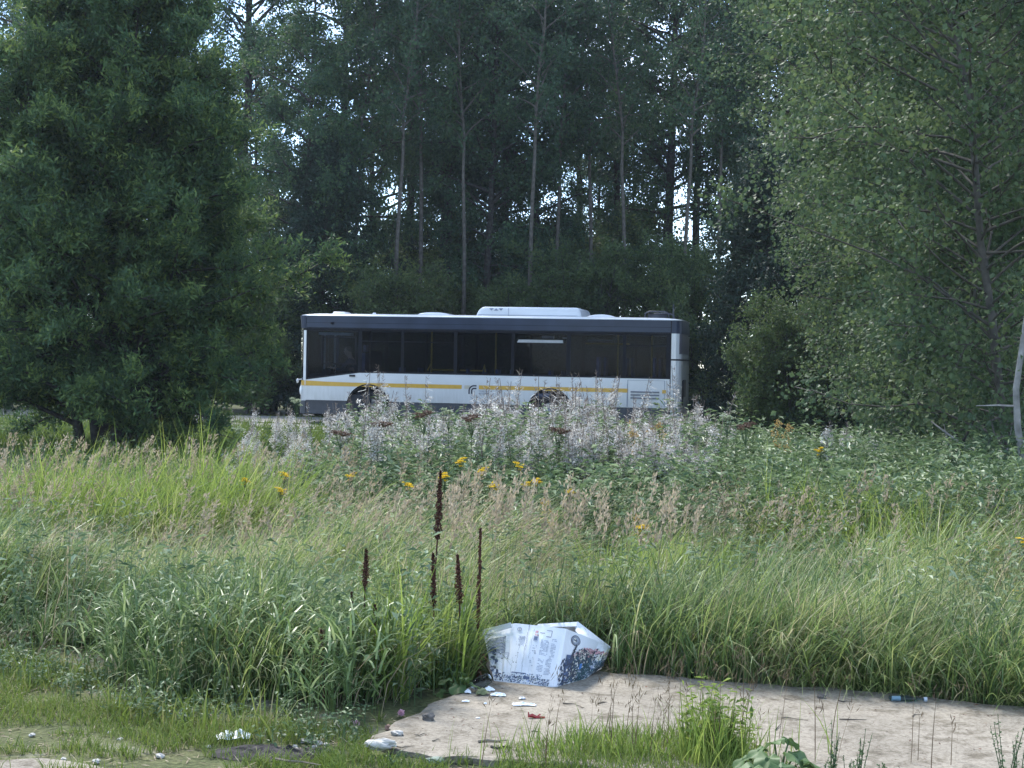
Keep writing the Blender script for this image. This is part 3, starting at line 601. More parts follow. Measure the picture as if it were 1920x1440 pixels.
# panel seams
g = G()
for px in (566.5, 1176): g.box(px2x(px) - .004, px2x(px) + .004, -.003, -.001, .64, 1.2)
link('panel_seam', g.mesh('ps', m_greyprint), bus)
g = G(); g.box(bx(656), bx(667), -.018, -.002, 1.235, 1.285); g.box(bx(663), bx(667), -.028, -.018, 1.235, 1.285); link('door_handle', g.mesh('dh', m_lining), bus)
g = G(); g.box(px2x(1228), px2x(1236), -.02, -.001, .70, .745); link('filler_cap', g.mesh('fc', m_black), bus)
def ellipsoid(g, c, r, n=16, m_=10, mat=0, rnd=.5, M=None):
    th = np.linspace(0, np.pi, m_); ph = np.arange(n) / n * 2 * np.pi
    V = np.array([[math.sin(a) * math.cos(b), math.sin(a) * math.sin(b), math.cos(a)] for a in th for b in ph]) * r
    if M is not None: V = V @ np.array(M.to_3x3()).T
    g.add(V + np.array(c), [[i * n + j, (i + 1) * n + j, (i + 1) * n + (j + 1) % n, i * n + (j + 1) % n] for i in range(m_ - 1) for j in range(n)], mat, rnd)
for y in (.10, 2.4):
    g = G(); ellipsoid(g, (-.125, y, .86), (.075, .085, .15)); link('headlight', g.mesh('hl', m_lens, True), bus)
g = G(); ellipsoid(g, (-.24, .06, 1.10), (.035, .04, .06)); g.tube([(-.12, .1, 1.15), (-.2, -.03, 1.13)], .015, 6); link('wing_mirror', g.mesh('mr', m_white, True), bus)
g = G(); g.tube([(-.26, .5, 1.1), (-.27, .9, 1.25), (-.275, 1.3, 1.7)], .01, 5); link('wiper', g.mesh('wi', m_black, True), bus)
g = G(); ellipsoid(g, (bx(623), -.02, 2.59), (.055, .035, .035)); link('side_camera', g.mesh('sc', m_black, True), bus)
# roof furniture
def loft(g, xa, xb, ya, yb, z0, z1, ra, rb, n=8):
    """rounded housing: ends curved over lengths ra, rb"""
    st_ = [(xa + ra * (1 - math.cos(t)), math.sin(t)) for t in np.linspace(0.12, math.pi / 2, n)] + [(xb - rb * (1 - math.cos(t)), math.sin(t)) for t in np.linspace(math.pi / 2, .12, n)]
    R_ = []
    for x, s in st_:
        h = z0 + (z1 - z0) * s; r = min(.07, (h - z0) * .6)
        R_.append([(x, ya, z0), (x, ya, h - r), (x, ya + r * .3, h - r * .3), (x, ya + r, h), (x, yb - r, h), (x, yb - r * .3, h - r * .3), (x, yb, h - r), (x, yb, z0)])
    k = 8; V = np.array(R_).reshape(-1, 3); m_ = len(R_)
    g.add(V, [[i * k + j, i * k + j + 1, (i + 1) * k + j + 1, (i + 1) * k + j] for i in range(m_ - 1) for j in range(k - 1)]); g.add(R_[0], [list(range(k))]); g.add(R_[-1], [list(range(k))[::-1]])
g = G(); loft(g, bx(886), bx(1085), .35, 2.1, 2.80, 3.07, .22, .14); ac = link('air_conditioner', g.mesh('ac', m_white, True), bus)
g = G()
for px, up_ in ((916, 0), (925, 1), (934, 0)):
    x = bx(px, 580); a, b = (2.97, 3.03) if not up_ else (3.03, 2.97); g.add([(x - .06, .343, b), (x + .06, .343, b), (x, .343, a)], [[0, 1, 2]])
link('vent_triangle', g.mesh('vt', m_greyprint), ac)
g = G(); g.box(bx(890), bx(1078), .338, .349, 2.86, 2.866); g.box(bx(948, 580), bx(948, 580) + .008, .338, .347, 2.82, 3.04); g.box(bx(1068), bx(1082), .30, .349, 2.80, 2.82); link('housing_seam', g.mesh('hs', m_greyprint), ac)
for (a, b, z, y0, y1) in ((762, 832, 2.925, .75, 1.75), (1086, 1148, 2.925, .75, 1.75)):
    g = G(); loft(g, bx(a), bx(b), y0, y1, 2.80, z, .4, .4); link('roof_hatch', g.mesh('rh', m_white, True), bus)
g = G(); loft(g, bx(607), bx(633), .6, 1.2, 2.79, 2.905, .06, .06); link('roof_vent', g.mesh('rv', m_white, True), bus)
g = G(); loft(g, bx(681), bx(689), .7, .8, 2.79, 2.90, .03, .03); link('roof_beacon', g.mesh('rb', m_white, True), bus)
g = G(); a, b = bx(1203), bx(1250); g.tube([(a, .5, 2.80), (a + .03, .5, 2.96), (a + .12, .5, 3.0), (b - .12, .5, 3.0), (b - .02, .5, 2.96), (b, .5, 2.80)], .022, 6); g.box(a + .08, b - .06, .52, .54, 2.80, 2.95); link('roof_rack', g.mesh('rr', m_skirt, True), bus); g = G(); g.tube([(a, 1.9, 2.80), (a + .03, 1.9, 2.96), (a + .12, 1.9, 3.0), (b - .12, 1.9, 3.0), (b - .02, 1.9, 2.96), (b, 1.9, 2.80)], .022, 6)
link('roof_rack', g.mesh('rr', m_skirt, True), bus)
g = G(); g.box(BL - .02, BL + .01, .45, .56, 2.80, 3.18); g.box(BL - .035, BL + .03, .43, .58, 2.80, 2.83); link('exhaust_stack', g.mesh('ex', m_skirt), bus)
# interior
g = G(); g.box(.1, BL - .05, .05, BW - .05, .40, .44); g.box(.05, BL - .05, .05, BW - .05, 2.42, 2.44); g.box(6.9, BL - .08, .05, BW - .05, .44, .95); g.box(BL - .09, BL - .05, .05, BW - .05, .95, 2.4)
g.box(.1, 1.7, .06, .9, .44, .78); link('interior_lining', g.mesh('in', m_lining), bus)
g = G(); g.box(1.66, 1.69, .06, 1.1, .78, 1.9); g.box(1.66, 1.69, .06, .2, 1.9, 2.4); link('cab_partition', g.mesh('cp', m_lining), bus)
def seat_at(x, y, z=.44):
    g = G(); g.box(x - .2, x + .2, y, y + .42, z + .40, z + .48); g.box(x + .18, x + .24, y, y + .42, z + .45, z + 1.05); g.box(x - .1, x + .1, y + .15, y + .25, z, z + .4); return g
for x in (2.25, 4.0, 4.75, 6.1):
    for y in (.1, 1.95): link('seat', seat_at(x, y).mesh('seat', m_seat), bus)
for x in (7.3, 8.0, 8.7):
    for y in (.1, 1.4): link('seat', seat_at(x, y, .8).mesh('seat', m_seat), bus)
g = G(); g.box(.98, 1.38, .32, .80, 1.10, 1.19); g.box(1.36, 1.46, .34, .78, 1.15, 1.85); g.box(1.38, 1.45, .44, .68, 1.88, 2.05); g.box(1.1, 1.3, .45, .65, .78, 1.1); link('driver_seat', g.mesh('ds', m_seat), bus)
g = G(); g.box(.02, .42, .3, 1.0, 1.0, 1.30); g.box(.3, .45, .35, .9, 1.30, 1.42); link('dashboard', g.mesh('da', m_lining), bus)
g = G(); t = np.linspace(0, 2 * math.pi, 25); cw = np.array([.58, .56, 1.40]); g.tube([cw + np.array([.10 * math.sin(a), .22 * math.cos(a), .20 * math.sin(a)]) for a in t], .014, 6); g.tube([cw, cw + (-.12, 0, -.3)], .03, 6); link('steering_wheel', g.mesh('sw', m_black, True), bus)
rails = [[(bx(798), .62, .44), (bx(798), .62, 2.42)], [(bx(797), .3, 1.43), (bx(803), .3, 1.60), (bx(806), .3, 1.45), (bx(848), .3, 1.45)], [(bx(858), .3, 1.45), (bx(901), .3, 1.45), (bx(904), .3, 1.60), (bx(906), .3, 1.42)],
         [(bx(916), .9, .44), (bx(916), .9, 2.42)], [(bx(1150), .9, .9), (bx(1150), .9, 2.42)], [(bx(1080), 1.6, 2.2), (bx(1165), 1.6, 2.2)], [(bx(1210), 1.5, .9), (bx(1210), 1.5, 2.42)]]
for P in rails:
    g = G(); g.tube(P, .022, 6); link('handrail', g.mesh('hr', m_rail, True), bus)
g = G(); g.box(bx(1003), bx(1026), .9, 1.0, 2.30, 2.37); g.box(bx(1043), bx(1055), .9, 1.0, 2.30, 2.33); g.box(bx(1080), bx(1128), 1.9, 2.0, 2.27, 2.31); g.box(bx(590), bx(650), .3, .6, 2.29, 2.36); link('ceiling_panel', g.mesh('cl', m_glow), bus)
bus_x = Matrix.Translation(BO) @ Matrix.Rotation(-AL, 4, 'Z')

# ------------------------------------------------------------------ the driver
m_skin = flat('skin', (.42, .25, .18), .55, var=.08); m_shirt = flat('dark_blue_shirt', (.03, .045, .075), .8, var=.2); m_hair = flat('brown_hair', (.05, .03, .02), .8, var=.2); m_trous = flat('dark_trousers', (.02, .022, .03), .85)
def skin(name, nodes, links_, mat, parent=None, root=0, sub=1):
    me = bpy.data.meshes.new(name); me.from_pydata([n[0] for n in nodes], links_, [])
    o = bpy.data.objects.new(name, me); col.objects.link(o); me.materials.append(mat)
    md = o.modifiers.new('skin', 'SKIN'); 
    if not me.skin_vertices: 
        bpy.context.view_layer.objects.active = o
    sv = me.skin_vertices[0].data
    for i, n in enumerate(nodes): r = n[1]; sv[i].radius = (r, r) if not isinstance(r, tuple) else r; sv[i].use_root = (i == root)
    md.use_smooth_shade = True; s2 = o.modifiers.new('sub', 'SUBSURF'); s2.levels = s2.render_levels = sub
    dg = bpy.context.evaluated_depsgraph_get(); me2 = bpy.data.meshes.new_from_object(o.evaluated_get(dg)); o.modifiers.clear(); o.data = me2
    for p_ in me2.polygons: p_.use_smooth = True
    if parent: o.parent = parent
    return o
# local bus coordinates, facing -X
N = []; E_ = []
def nd_(p, r, par=None):
    N.append((p, r)); i = len(N) - 1
    if par is not None: E_.append((par, i))
    return i
pel = nd_((1.25, .56, 1.27), .14); wa = nd_((1.22, .56, 1.42), .13, pel); ch = nd_((1.18, .56, 1.60), .15, wa); nk = nd_((1.13, .56, 1.74), .062, ch); hd0 = nd_((1.09, .56, 1.81), .072, nk); hd1 = nd_((1.07, .56, 1.90), .10, hd0); nd_((1.08, .56, 1.98), .075, hd1)
hands = []
for s in (-1, 1):
    sh = nd_((1.14, .56 + s * .19, 1.66), .058, ch); el = nd_((.97, .56 + s * .27, 1.42), .042, sh); wr = nd_((.72, .56 + s * .20, 1.46), .027, el); pa_ = nd_((.655, .56 + s * .20, 1.47), .032, wr); hands.append((s, pa_))
    hp_ = nd_((1.18, .56 + s * .10, 1.24), .085, pel); kn = nd_((.80, .56 + s * .13, 1.22), .062, hp_); an = nd_((.66, .56 + s * .12, .88), .042, kn); nd_((.52, .56 + s * .12, .82), .038, an)
    for q_ in range(4):
        b0 = (.625, .56 + s * (.175 + .018 * q_), 1.475); a_ = nd_(b0, .009, pa_); a_ = nd_((b0[0] - .035 + .003 * q_, b0[1], b0[2] + .018), .0085, a_); nd_((b0[0] - .045, b0[1], b0[2] - .015), .0075, a_)
    a_ = nd_((.66, .56 + s * .165, 1.50), .010, pa_); nd_((.625, .56 + s * .150, 1.515), .009, a_)
N = [((Vector(p_) + Vector((-.12, 0, -.02)))[:], r) for p_, r in N]
drv = skin('person', N, E_, m_skin); drv.matrix_world = bus_x
tag(drv, 'bus driver in dark blue shirt sitting at the wheel behind the side window', 'person')
g = G(); off_ = np.array([-.12, 0, -.02])
ellipsoid(g, np.array((1.055, .56, 1.905)) + off_, (.098, .078, .125), 20, 14); ellipsoid(g, np.array((.96, .56, 1.895)) + off_, (.022, .013, .022), 8, 6)
for s in (-1, 1): ellipsoid(g, np.array((1.07, .56 + s * .078, 1.90)) + off_, (.022, .01, .03), 8, 6)
link('head', g.mesh('head', m_skin, True), drv)
g = G()
for s in (-1, 1): ellipsoid(g, np.array((.968, .56 + s * .032, 1.915)) + off_, (.008, .014, .009), 8, 6)
ellipsoid(g, np.array((.968, .56, 1.845)) + off_, (.006, .024, .006), 8, 6); link('eyes_and_mouth', g.mesh('em', m_hair, True), drv)
g = G(); ellipsoid(g, np.array((1.085, .56, 1.945)) + off_, (.094, .084, .102), 18, 12); link('hair', g.mesh('hair', m_hair, True), drv)
N2 = []; E2 = []; Nb, Eb = N, E_; N, E_ = N2, E2
pel = nd_((1.25, .56, 1.27), .155); wa = nd_((1.22, .56, 1.42), .15, pel); ch = nd_((1.18, .56, 1.60), .168, wa); nd_((1.14, .56, 1.70), .075, ch)
for s in (-1, 1): sh = nd_((1.14, .56 + s * .19, 1.66), .072, ch); el = nd_((.97, .56 + s * .27, 1.42), .054, sh); nd_((.80, .56 + s * .225, 1.45), .042, el)
N = [((Vector(p_) + Vector((-.12, 0, -.02)))[:], r) for p_, r in N]; skin('shirt', N, E_, m_shirt, drv)
N, E_ = [], []
pel = nd_((1.25, .56, 1.25), .15)
for s in (-1, 1): hp_ = nd_((1.18, .56 + s * .10, 1.24), .098, pel); kn = nd_((.80, .56 + s * .13, 1.22), .073, hp_); nd_((.67, .56 + s * .12, .90), .055, kn)
N = [((Vector(p_) + Vector((-.12, 0, -.02)))[:], r) for p_, r in N]; skin('trousers', N, E_, m_trous, drv)

# ------------------------------------------------------------------ meadow
def blades(g, P, L, W, az, th0, curl, segs=4, mat=0, rnd=.5, yaw=.6):
    n = len(P); P = np.asarray(P, float); h = np.column_stack([np.cos(az), np.sin(az), np.zeros(n)])
    perp = np.column_stack([-np.sin(az), np.cos(az), np.zeros(n)]); ph = rng.normal(size=n) * yaw
    wd = perp * np.cos(ph)[:, None] + h * np.sin(ph)[:, None]; L = np.broadcast_to(L, (n,)); W = np.broadcast_to(W, (n,))
    pts_ = [P]; 
    for k in range(segs):
        t = (k + .5) / segs; th = th0 + curl * t ** 1.3
        pts_.append(pts_[-1] + (h * np.sin(th)[:, None] + np.array([0, 0, 1.]) * np.cos(th)[:, None]) * (L / segs)[:, None])
    V = []
    for k, p in enumerate(pts_):
        t = k / segs; w2 = W * .5 * max(.05, (1 - t ** 2.2)) * (.7 + .3 * min(1, t * 3)); V += [p - wd * w2[:, None], p + wd * w2[:, None]]
    V = np.stack(V, 1); m_ = 2 * (segs + 1); b = np.arange(n)[:, None] * m_
    Fq = np.stack([np.stack([b[:, 0] + 2 * k, b[:, 0] + 2 * k + 1, b[:, 0] + 2 * k + 3, b[:, 0] + 2 * k + 2], -1) for k in range(segs)], 1).reshape(-1, 4)
    r = np.repeat(np.clip(np.broadcast_to(rnd, (n,)), 0, 1), segs); g.add(V.reshape(-1, 3), Fq, mat, r); return pts_
kx = np.array([-6, -3.2, -2.7, -2.2, -1.7, -1.3, -1.0, -.75]); ky = np.array([8.7, 8.5, 8.3, 7.8, 7.3, 7.0, 6.85, 6.75])
back = [gp(*p) for p in outline_px[3:]]; bxs = np.array([p.x for p in back]); bys = np.array([p.y for p in back]); o_ = np.argsort(bxs)
KX = np.concatenate([kx, [-.5], bxs[o_][bxs[o_] > -.45], [4.5, 8]]); KY = np.concatenate([ky, [6.85], bys[o_][bxs[o_] > -.45] + .03, [7.1, 7.2]])
KY = np.where(KX > bxs.max() + .01, bys[o_][-1] + .03, KY)
def ystart(x): return np.interp(x, KX, KY)
def field(n, y0, y1, m=.40, pw=1.0):
    u = rng.random(n); y = (y0 ** (2 - pw) + u * (y1 ** (2 - pw) - y0 ** (2 - pw))) ** (1 / (2 - pw)); x = (rng.random(n) * 2 - 1) * (m * y + .6)
    return x, y
def hmap(x, y):
    """how tall the vegetation stands"""
    s = ystart(x); h = .46 + .20 * sm(0, 3.0, y - s) - .04
    left = sm(-.3, -2.2, x); h = h * (1 - (1 - sm(.0, .9, y - s)) * .55 * sm(-.6, -1.6, x)); h = h * (1 - left * .60 * sm(12.8, 15.5, y)); h = h * (1 - .35 * sm(17, 21, y)); h *= (1 - .5 * sm(22, 27, y))
    h *= .50 + .52 * vn(x, y, 1.1, 2) + .46 * vn(x, y, 3.0, 12); return h
def tufts(n_t, per, y0, y1, filt=None, spread=.07, m=.40, pw=1.0, hs=1.0, W=.0075, lean=.25, wind=.35, curl=(.5, 1.5), rnd_mu=lambda x, y: .4, rs=.22, segs=5, lo=.55):
    x, y = field(n_t, y0, y1, m, pw); keep = (y > ystart(x)) & ~in_poly(x, y)
    if filt is not None: keep &= filt(x, y)
    x = x[keep]; y = y[keep]; n = len(x)
    X = np.repeat(x, per) + rng.normal(size=n * per) * spread; Yv = np.repeat(y, per) + rng.normal(size=n * per) * spread
    ok = ~in_poly(X, Yv) & (Yv > ystart(X) - .02) & ~((X > -.17) & (X < .55) & (Yv < 8.28)) & ~((X > -.46) & (X < -.16) & (Yv < 7.60)); X = X[ok]; Yv = Yv[ok]; ti = np.repeat(np.arange(n), per)[ok]; N = len(X)
    dx = X - x[ti]; dy = Yv - y[ti]; az = np.arctan2(dy, dx) + rng.normal(size=N) * .5
    vx = np.cos(az) * .8 + wind * (1 + 1.2 * vn(X, Yv, .6, 5)) + rng.normal(size=N) * .25; vy = np.sin(az) * .8 + rng.normal(size=N) * .25; az = np.arctan2(vy, vx)
    L = hmap(X, Yv) * hs * rng.uniform(lo, 1.15, N) * np.repeat(rng.uniform(.8, 1.15, n), per)[ok] * 1.12
    th0 = rng.uniform(0, lean, N); cu = rng.uniform(curl[0], curl[1], N)
    rn = np.repeat(rng.normal(size=n) * rs * .5, per)[ok] + rng.normal(size=N) * rs + rnd_mu(X, Yv)
    P = np.column_stack([X, Yv, gz(X, Yv) - .01]); return P, L, np.full(N, W) * rng.uniform(.6, 1.3, N), az, th0, cu, rn
def add_tufts(g, *a, mat=0, **k):
    segs = k.get('segs', 5); P, L, W, az, th0, cu, rn = tufts(*a, **k); blades(g, P, L, W, az, th0, cu, segs, mat, rn)
rng = np.random.default_rng(101)
lush = lambda x, y: vn(x, y, .7, 8)
g = G()
mu1 = lambda x, y: .38 + .18 * sm(9.0, 12, y) * sm(2.0, -1.5, x) + .80 * (vn(x, y, 1.3, 3) - .5) + .3 * (vn(x, y, 4, 7) - .5)
add_tufts(g, 3300, 26, 7.3, 10.2, rnd_mu=mu1, W=.0075, wind=.35, hs=1.0, curl=(.5, 2.5), rs=.3, lo=.35, filt=lambda x, y: (x > -1.6) | (y > 9))
add_tufts(g, 4600, 24, 9.4, 14.6, rnd_mu=mu1, W=.0085, wind=.8, hs=1.02, curl=(.9, 2.9), segs=5, rs=.3, lo=.4, filt=lambda x, y: (x < .2 + .9 * vn(x, y, 1.2, 60)) | (y < 11.2) | (rng.random(len(x)) < .18))
add_tufts(g, 1800, 20, 14, 27, rnd_mu=lambda x, y: .22 + .3 * (vn(x, y, 1.3, 3) - .5), W=.012, wind=.4, segs=3, spread=.15)
tag(link('tall_grass', g.mesh('tall_grass', m_grass)), 'tall green meadow grass leaning to the right across the field', kind='stuff')
rng = np.random.default_rng(102)
g = G()
blue = lambda x, y: ((x > .1) & (y < ystart(x) + 1.6) & (lush(x, y) > .30)) | ((x < -1.75) & (y < 10.3) & (y > 8.45)) | ((x < -.9) & (x > -1.9) & (y < 9.2))
add_tufts(g, 2300, 24, 7.3, 10.6, filt=blue, rnd_mu=lambda x, y: .32 + .4 * (vn(x, y, 2, 4) - .5), W=.010, wind=.15, lean=.35, curl=(.4, 2.6), hs=1.08, segs=6, rs=.28, lo=.4)
tag(link('sedge_grass', g.mesh('sedge', m_grass_blue)), 'bluish broad bladed grass growing in dense clumps along the slab', kind='stuff')
rng = np.random.default_rng(103)
g = G()
px0 = gp(1700, 1180); 
lime = lambda x, y: (((x - 3.2) / 1.3) ** 2 + ((y - 11.6) / 1.1) ** 2 < 1) | (((x - 1.0) / .55) ** 2 + ((y - 9.7) / .35) ** 2 < 1) | (((x + 2.9) / 1.2) ** 2 + ((y - 12.6) / .9) ** 2 < 1) | (((x + .44) / .24) ** 2 + ((y - 7.65) / .36) ** 2 < 1)
add_tufts(g, 10500, 22, 7.0, 13.4, filt=lambda x, y: lime(x, y) & (rng.random(len(x)) < np.where(x < -1.5, .4, np.where(y < 8.6, .45, .95))), rnd_mu=lambda x, y: .5, W=.010, wind=.2, lean=.3, curl=(.3, 1.8), hs=1.28)
tag(link('lime_grass', g.mesh('lime', m_grass_lime)), 'bright yellow green grass in separate patches of the field', kind='stuff')
# dry bent stalks low among the grass
rng = np.random.default_rng(104)
g = G()
add_tufts(g, 2100, 12, 7.2, 13, rnd_mu=lambda x, y: .5, rs=.25, W=.0055, wind=.5, lean=.5, curl=(.6, 2.9), hs=.98, filt=lambda x, y: (vn(x, y, 1.6, 6) > .6) | ((x > .5) & (y > 9.4) & (y < 11.5) & (vn(x, y, 2.2, 16) > .45)))
add_tufts(g, 420, 16, 7.2, 8.8, rnd_mu=lambda x, y: .3, rs=.25, W=.006, wind=0, lean=1.2, curl=(.3, 1.4), hs=.55, filt=lambda x, y: (y < ystart(x) + .35) & (x > .2), spread=.05)
add_tufts(g, 2600, 12, 8.6, 12.2, rnd_mu=lambda x, y: .55, rs=.25, W=.0055, wind=.9, lean=.6, curl=(1.0, 3.2), hs=1.12, filt=lambda x, y: (x > -.2) & (vn(x, y, 1.5, 81) > .52))
tag(link('dry_grass', g.mesh('dry', m_straw)), 'dry straw coloured stalks tangled among the green grass', kind='stuff')
# feathery seed heads
rng = np.random.default_rng(105)
def panicles(g, x, y, h, leanx, hl=.17, grains=34, gw=.012):
    n = len(x); P = np.column_stack([x, y, gz(x, y)]); az = rng.normal(size=n) * .7
    pts_ = blades(g, P, h, np.full(n, .0042), az, np.full(n, .03) + np.abs(rng.normal(size=n)) * .05, leanx, 4, 0, rng.uniform(.1, .6, n), yaw=.3)
    A = pts_[-2]; B = pts_[-1]; D = unit(B - A); k = grains; t = rng.random((n, k)); br = np.repeat(rng.random(n), k)
    C = B[:, None] - D[:, None] * (hl * t)[..., None]; rad = .014 * np.sin(np.pi * (t * .85 + .12)) ; off = rng.normal(size=(n, k, 3)); C = (C + off * rad[..., None]).reshape(-1, 3)
    DD = np.repeat(D, k, 0); a = unit(DD + rv(len(C)) * .35); b = unit(np.cross(a, rv(len(C)))); ll = a * rng.uniform(.02, .042, (len(C), 1)); ww = b * gw * .5
    V = np.stack([C - ww * .5, C + ll * .5 + ww, C + ll, C + ll * .4 - ww], 1); g.add(V.reshape(-1, 3), np.arange(4 * len(C)).reshape(-1, 4), 0, np.clip(br * .5 + rng.random(len(C)) * .5, 0, 1))
g = G()
def pan(n, y0, y1, f, h0, h1, le=(.1, .7)):
    x, y = field(n, y0, y1); k = f(x, y) & (y > ystart(x) + .3); x, y = x[k], y[k]; m_ = len(x)
    panicles(g, x, y, rng.uniform(h0, h1, m_), rng.uniform(le[0], le[1], m_))
dens = lambda x, y: vn(x, y, .9, 11)
pan(760, 9.8, 14.5, lambda x, y: ((dens(x, y) > .40) & (x < -.2)) | ((dens(x, y) > .66) & (x < 2.2)), .62, .84, (.2, .9))
pan(500, 12.0, 15.2, lambda x, y: (x < -1.2), .66, .90, (.1, .7))
pan(420, 8.2, 11.5, lambda x, y: (dens(x, y) > .6) & (x > -.6), .72, 1.0, (.05, .5))
pan(260, 8.0, 9.4, lambda x, y: (x > -.45) & (x < .9), .75, 1.0, (0.02, .3))
tag(link('feather_grass', g.mesh('feather', m_straw)), 'beige feathery seed heads of reed grass above the field', kind='stuff')
# fine loose brownish grass heads, a faint haze of stems
rng = np.random.default_rng(106)
g = G()
x, y = field(1400, 8.2, 12.5); k = (y > ystart(x) + .2) & (vn(x, y, 1.2, 14) > .4); x, y = x[k], y[k]
panicles(g, x, y, rng.uniform(.6, .92, len(x)), rng.uniform(.2, 1.2, len(x)), hl=.13, grains=12, gw=.005)
tag(link('bent_grass', g.mesh('bent', m_straw)), 'thin loose brownish grass heads scattered through the field', kind='stuff')
# stragglers hanging out over the slab edge
rng = np.random.default_rng(120)
g = G(); n = 1500; x = rng.uniform(.55, 3.4, n); x = x[vn(x, x * 0, 2.2, 71) + .25 * rng.random(n) > .5]; n = len(x); y = ystart(x) + rng.uniform(-.03, .12, n)
blades(g, np.column_stack([x, y, np.full(n, .0)]), rng.uniform(.12, .5, n), np.full(n, .0065), -1.57 + rng.normal(size=n) * .9, rng.uniform(.25, 1.0, n), rng.uniform(.5, 1.7, n), 5, 0, rng.uniform(.15, 1.0, n))
tag(link('edge_grass', g.mesh('edge_grass', m_grass)), 'loose grass blades drooping out over the far edge of the slab', kind='stuff')
# leafy herbs
def herbs(g, x, y, h, nl=22, ll=.075, lw=.024, mu=.45, up=.35):
    n = len(x); base = np.column_stack([x, y, gz(x, y)]); ln_ = rng.normal(size=(n, 2)) * .1
    blades(g, base, h, np.full(n, .007), rng.random(n) * 6.28, rng.random(n) * .1, np.full(n, .12), 3, 0, np.full(n, .3))
    t = rng.random((n, nl)) ** .7; C = base[:, None] + np.stack([np.zeros((n, nl)), np.zeros((n, nl)), t * h[:, None]], -1); C[..., :2] += rng.normal(size=(n, nl, 2)) * .015
    a = np.stack([rng.normal(size=(n, nl)), rng.normal(size=(n, nl)), np.zeros((n, nl))], -1); a = unit(a); a[..., 2] = rng.normal(size=(n, nl)) * .4 + up; a = unit(a).reshape(-1, 3); C = C.reshape(-1, 3)
    side = unit(np.cross(a, [0, 0, 1.]) + rv(len(a)) * .25); s = rng.uniform(.6, 1.3, (len(a), 1)); l_ = a * ll * s; w2 = side * lw * .5 * s; dr = np.array([0, 0, -1.]) * ll * .3 * s
    V = np.stack([C, C + l_ * .45 + w2, C + l_ + dr, C + l_ * .45 - w2], 1); rr = np.clip(mu + rng.normal(size=len(a)) * .2 + np.repeat(rng.normal(size=n) * .12, nl), 0, 1)
    g.add(V.reshape(-1, 3), np.arange(4 * len(a)).reshape(-1, 4), 0, rr)
rng = np.random.default_rng(107)
def herb_zone(n, y0, y1, f, h0, h1, **k):
    x, y = field(n, y0, y1); q = f(x, y) & (y > ystart(x) + .2); x, y = x[q], y[q]; herbs(g, x, y, rng.uniform(h0, h1, len(x)) * (.8 + .4 * vn(x, y, .8, 9)), **k)
g = G()
herb_zone(8200, 10.4, 20, lambda x, y: (x > -1.9) & (y > 12.0 - np.clip(x, -1, 2.2) * .62 + .8 * (vn(x, y, 1.1, 61) - .5)), .66, .98, nl=26, ll=.08, lw=.028, mu=.58)
herb_zone(2600, 11.5, 22, lambda x, y: (x > 2.2), .6, .95, nl=26, ll=.075, lw=.036, mu=.5)
herb_zone(1500, 13.2, 18.5, lambda x, y: (x > -1.2) & (x < 3.2) & (vn(x, y, 1.4, 44) > .45), .92, 1.16, nl=30, ll=.085, lw=.03, mu=.6)
tag(link('weeds', g.mesh('weeds', m_herb)), 'dense leafy weeds filling the band below the bus and aspens', kind='stuff')
g = G()
herb_zone(2000, 7, 12.5, lambda x, y: (vn(x, y, 1.1, 21) > .52), .4, .74, nl=18, ll=.06, lw=.02, mu=.6)
herb_zone(700, 6.9, 8.6, lambda x, y: (x < -.3) & (x > -2.0), .2, .42, nl=16, ll=.055, lw=.02, mu=.42)
herb_zone(800, 17, 30, lambda x, y: (x < -1.5), .2, .5, nl=14, ll=.07, lw=.024, mu=.5)
tag(link('low_herbs', g.mesh('low_herbs', m_herb)), 'low leafy herbs mixed into the grass', kind='stuff')
# reed like leafy grass in the near left
rng = np.random.default_rng(108)
g = G(); x, y = field(2600, 6.7, 9.2); k = (x < -.45) & (x > -2.15) & (y > ystart(x)) & (y < ystart(x) + 1.3) & (vn(x, y, 1.7, 51) > .36); x, y = x[k], y[k]
for q in range(7):
    n = len(x); hh = rng.uniform(.05, .38, n); P = np.column_stack([x + rng.normal(size=n) * .01, y + rng.normal(size=n) * .01, gz(x, y) + hh])
    blades(g, P, rng.uniform(.12, .24, n), np.full(n, .013), rng.random(n) * 6.28, rng.uniform(.3, .7, n), rng.uniform(.8, 1.9, n), 4, 0, rng.uniform(.1, .95, n))
blades(g, np.column_stack([x, y, gz(x, y)]), rng.uniform(.3, .5, len(x)), np.full(len(x), .006), rng.random(len(x)) * 6.28, rng.random(len(x)) * .1, np.full(len(x), .15), 3, 0, .2)
tag(link('reed_grass', g.mesh('reed', m_grass_blue)), 'knee high leafy reed grass left of the brown dock stalks', kind='stuff')
# short turf at the lower left and along the bottom edge
rng = np.random.default_rng(109)
g = G()
def turf(n, f, h0, h1, y0=5.6, y1=9.2, mu=.4, W=.0045, cl=.4):
    y = rng.uniform(y0, y1, n); x = rng.uniform(-.42, .42, n) * (y + 1); k = f(x, y) & (vn(x, y, 2.6, 31) * .6 + vn(x, y, 9, 32) * .4 > cl + .06 * sm(6.9, 6.35, y) * (x < -.7)); x, y = x[k], y[k]; n = len(x)
    blades(g, np.column_stack([x, y, np.full(n, -.005)]), rng.uniform(h0, h1, n) * (.6 + .8 * vn(x, y, 3, 33)), np.full(n, W), rng.random(n) * 6.28, rng.random(n) * .5, rng.uniform(.2, 1.6, n), 3, 0, mu + rng.normal(size=n) * .2 + .3 * (vn(x, y, 2, 34) - .5))
bare1 = gp(520, 1412); bare2 = gp(80, 1432)
notbare = lambda x, y: (((x - bare1.x) / .30) ** 2 + ((y - bare1.y) / .13) ** 2 > 1) & (((x - bare2.x) / .42) ** 2 + ((y - bare2.y) / .12) ** 2 > 1)
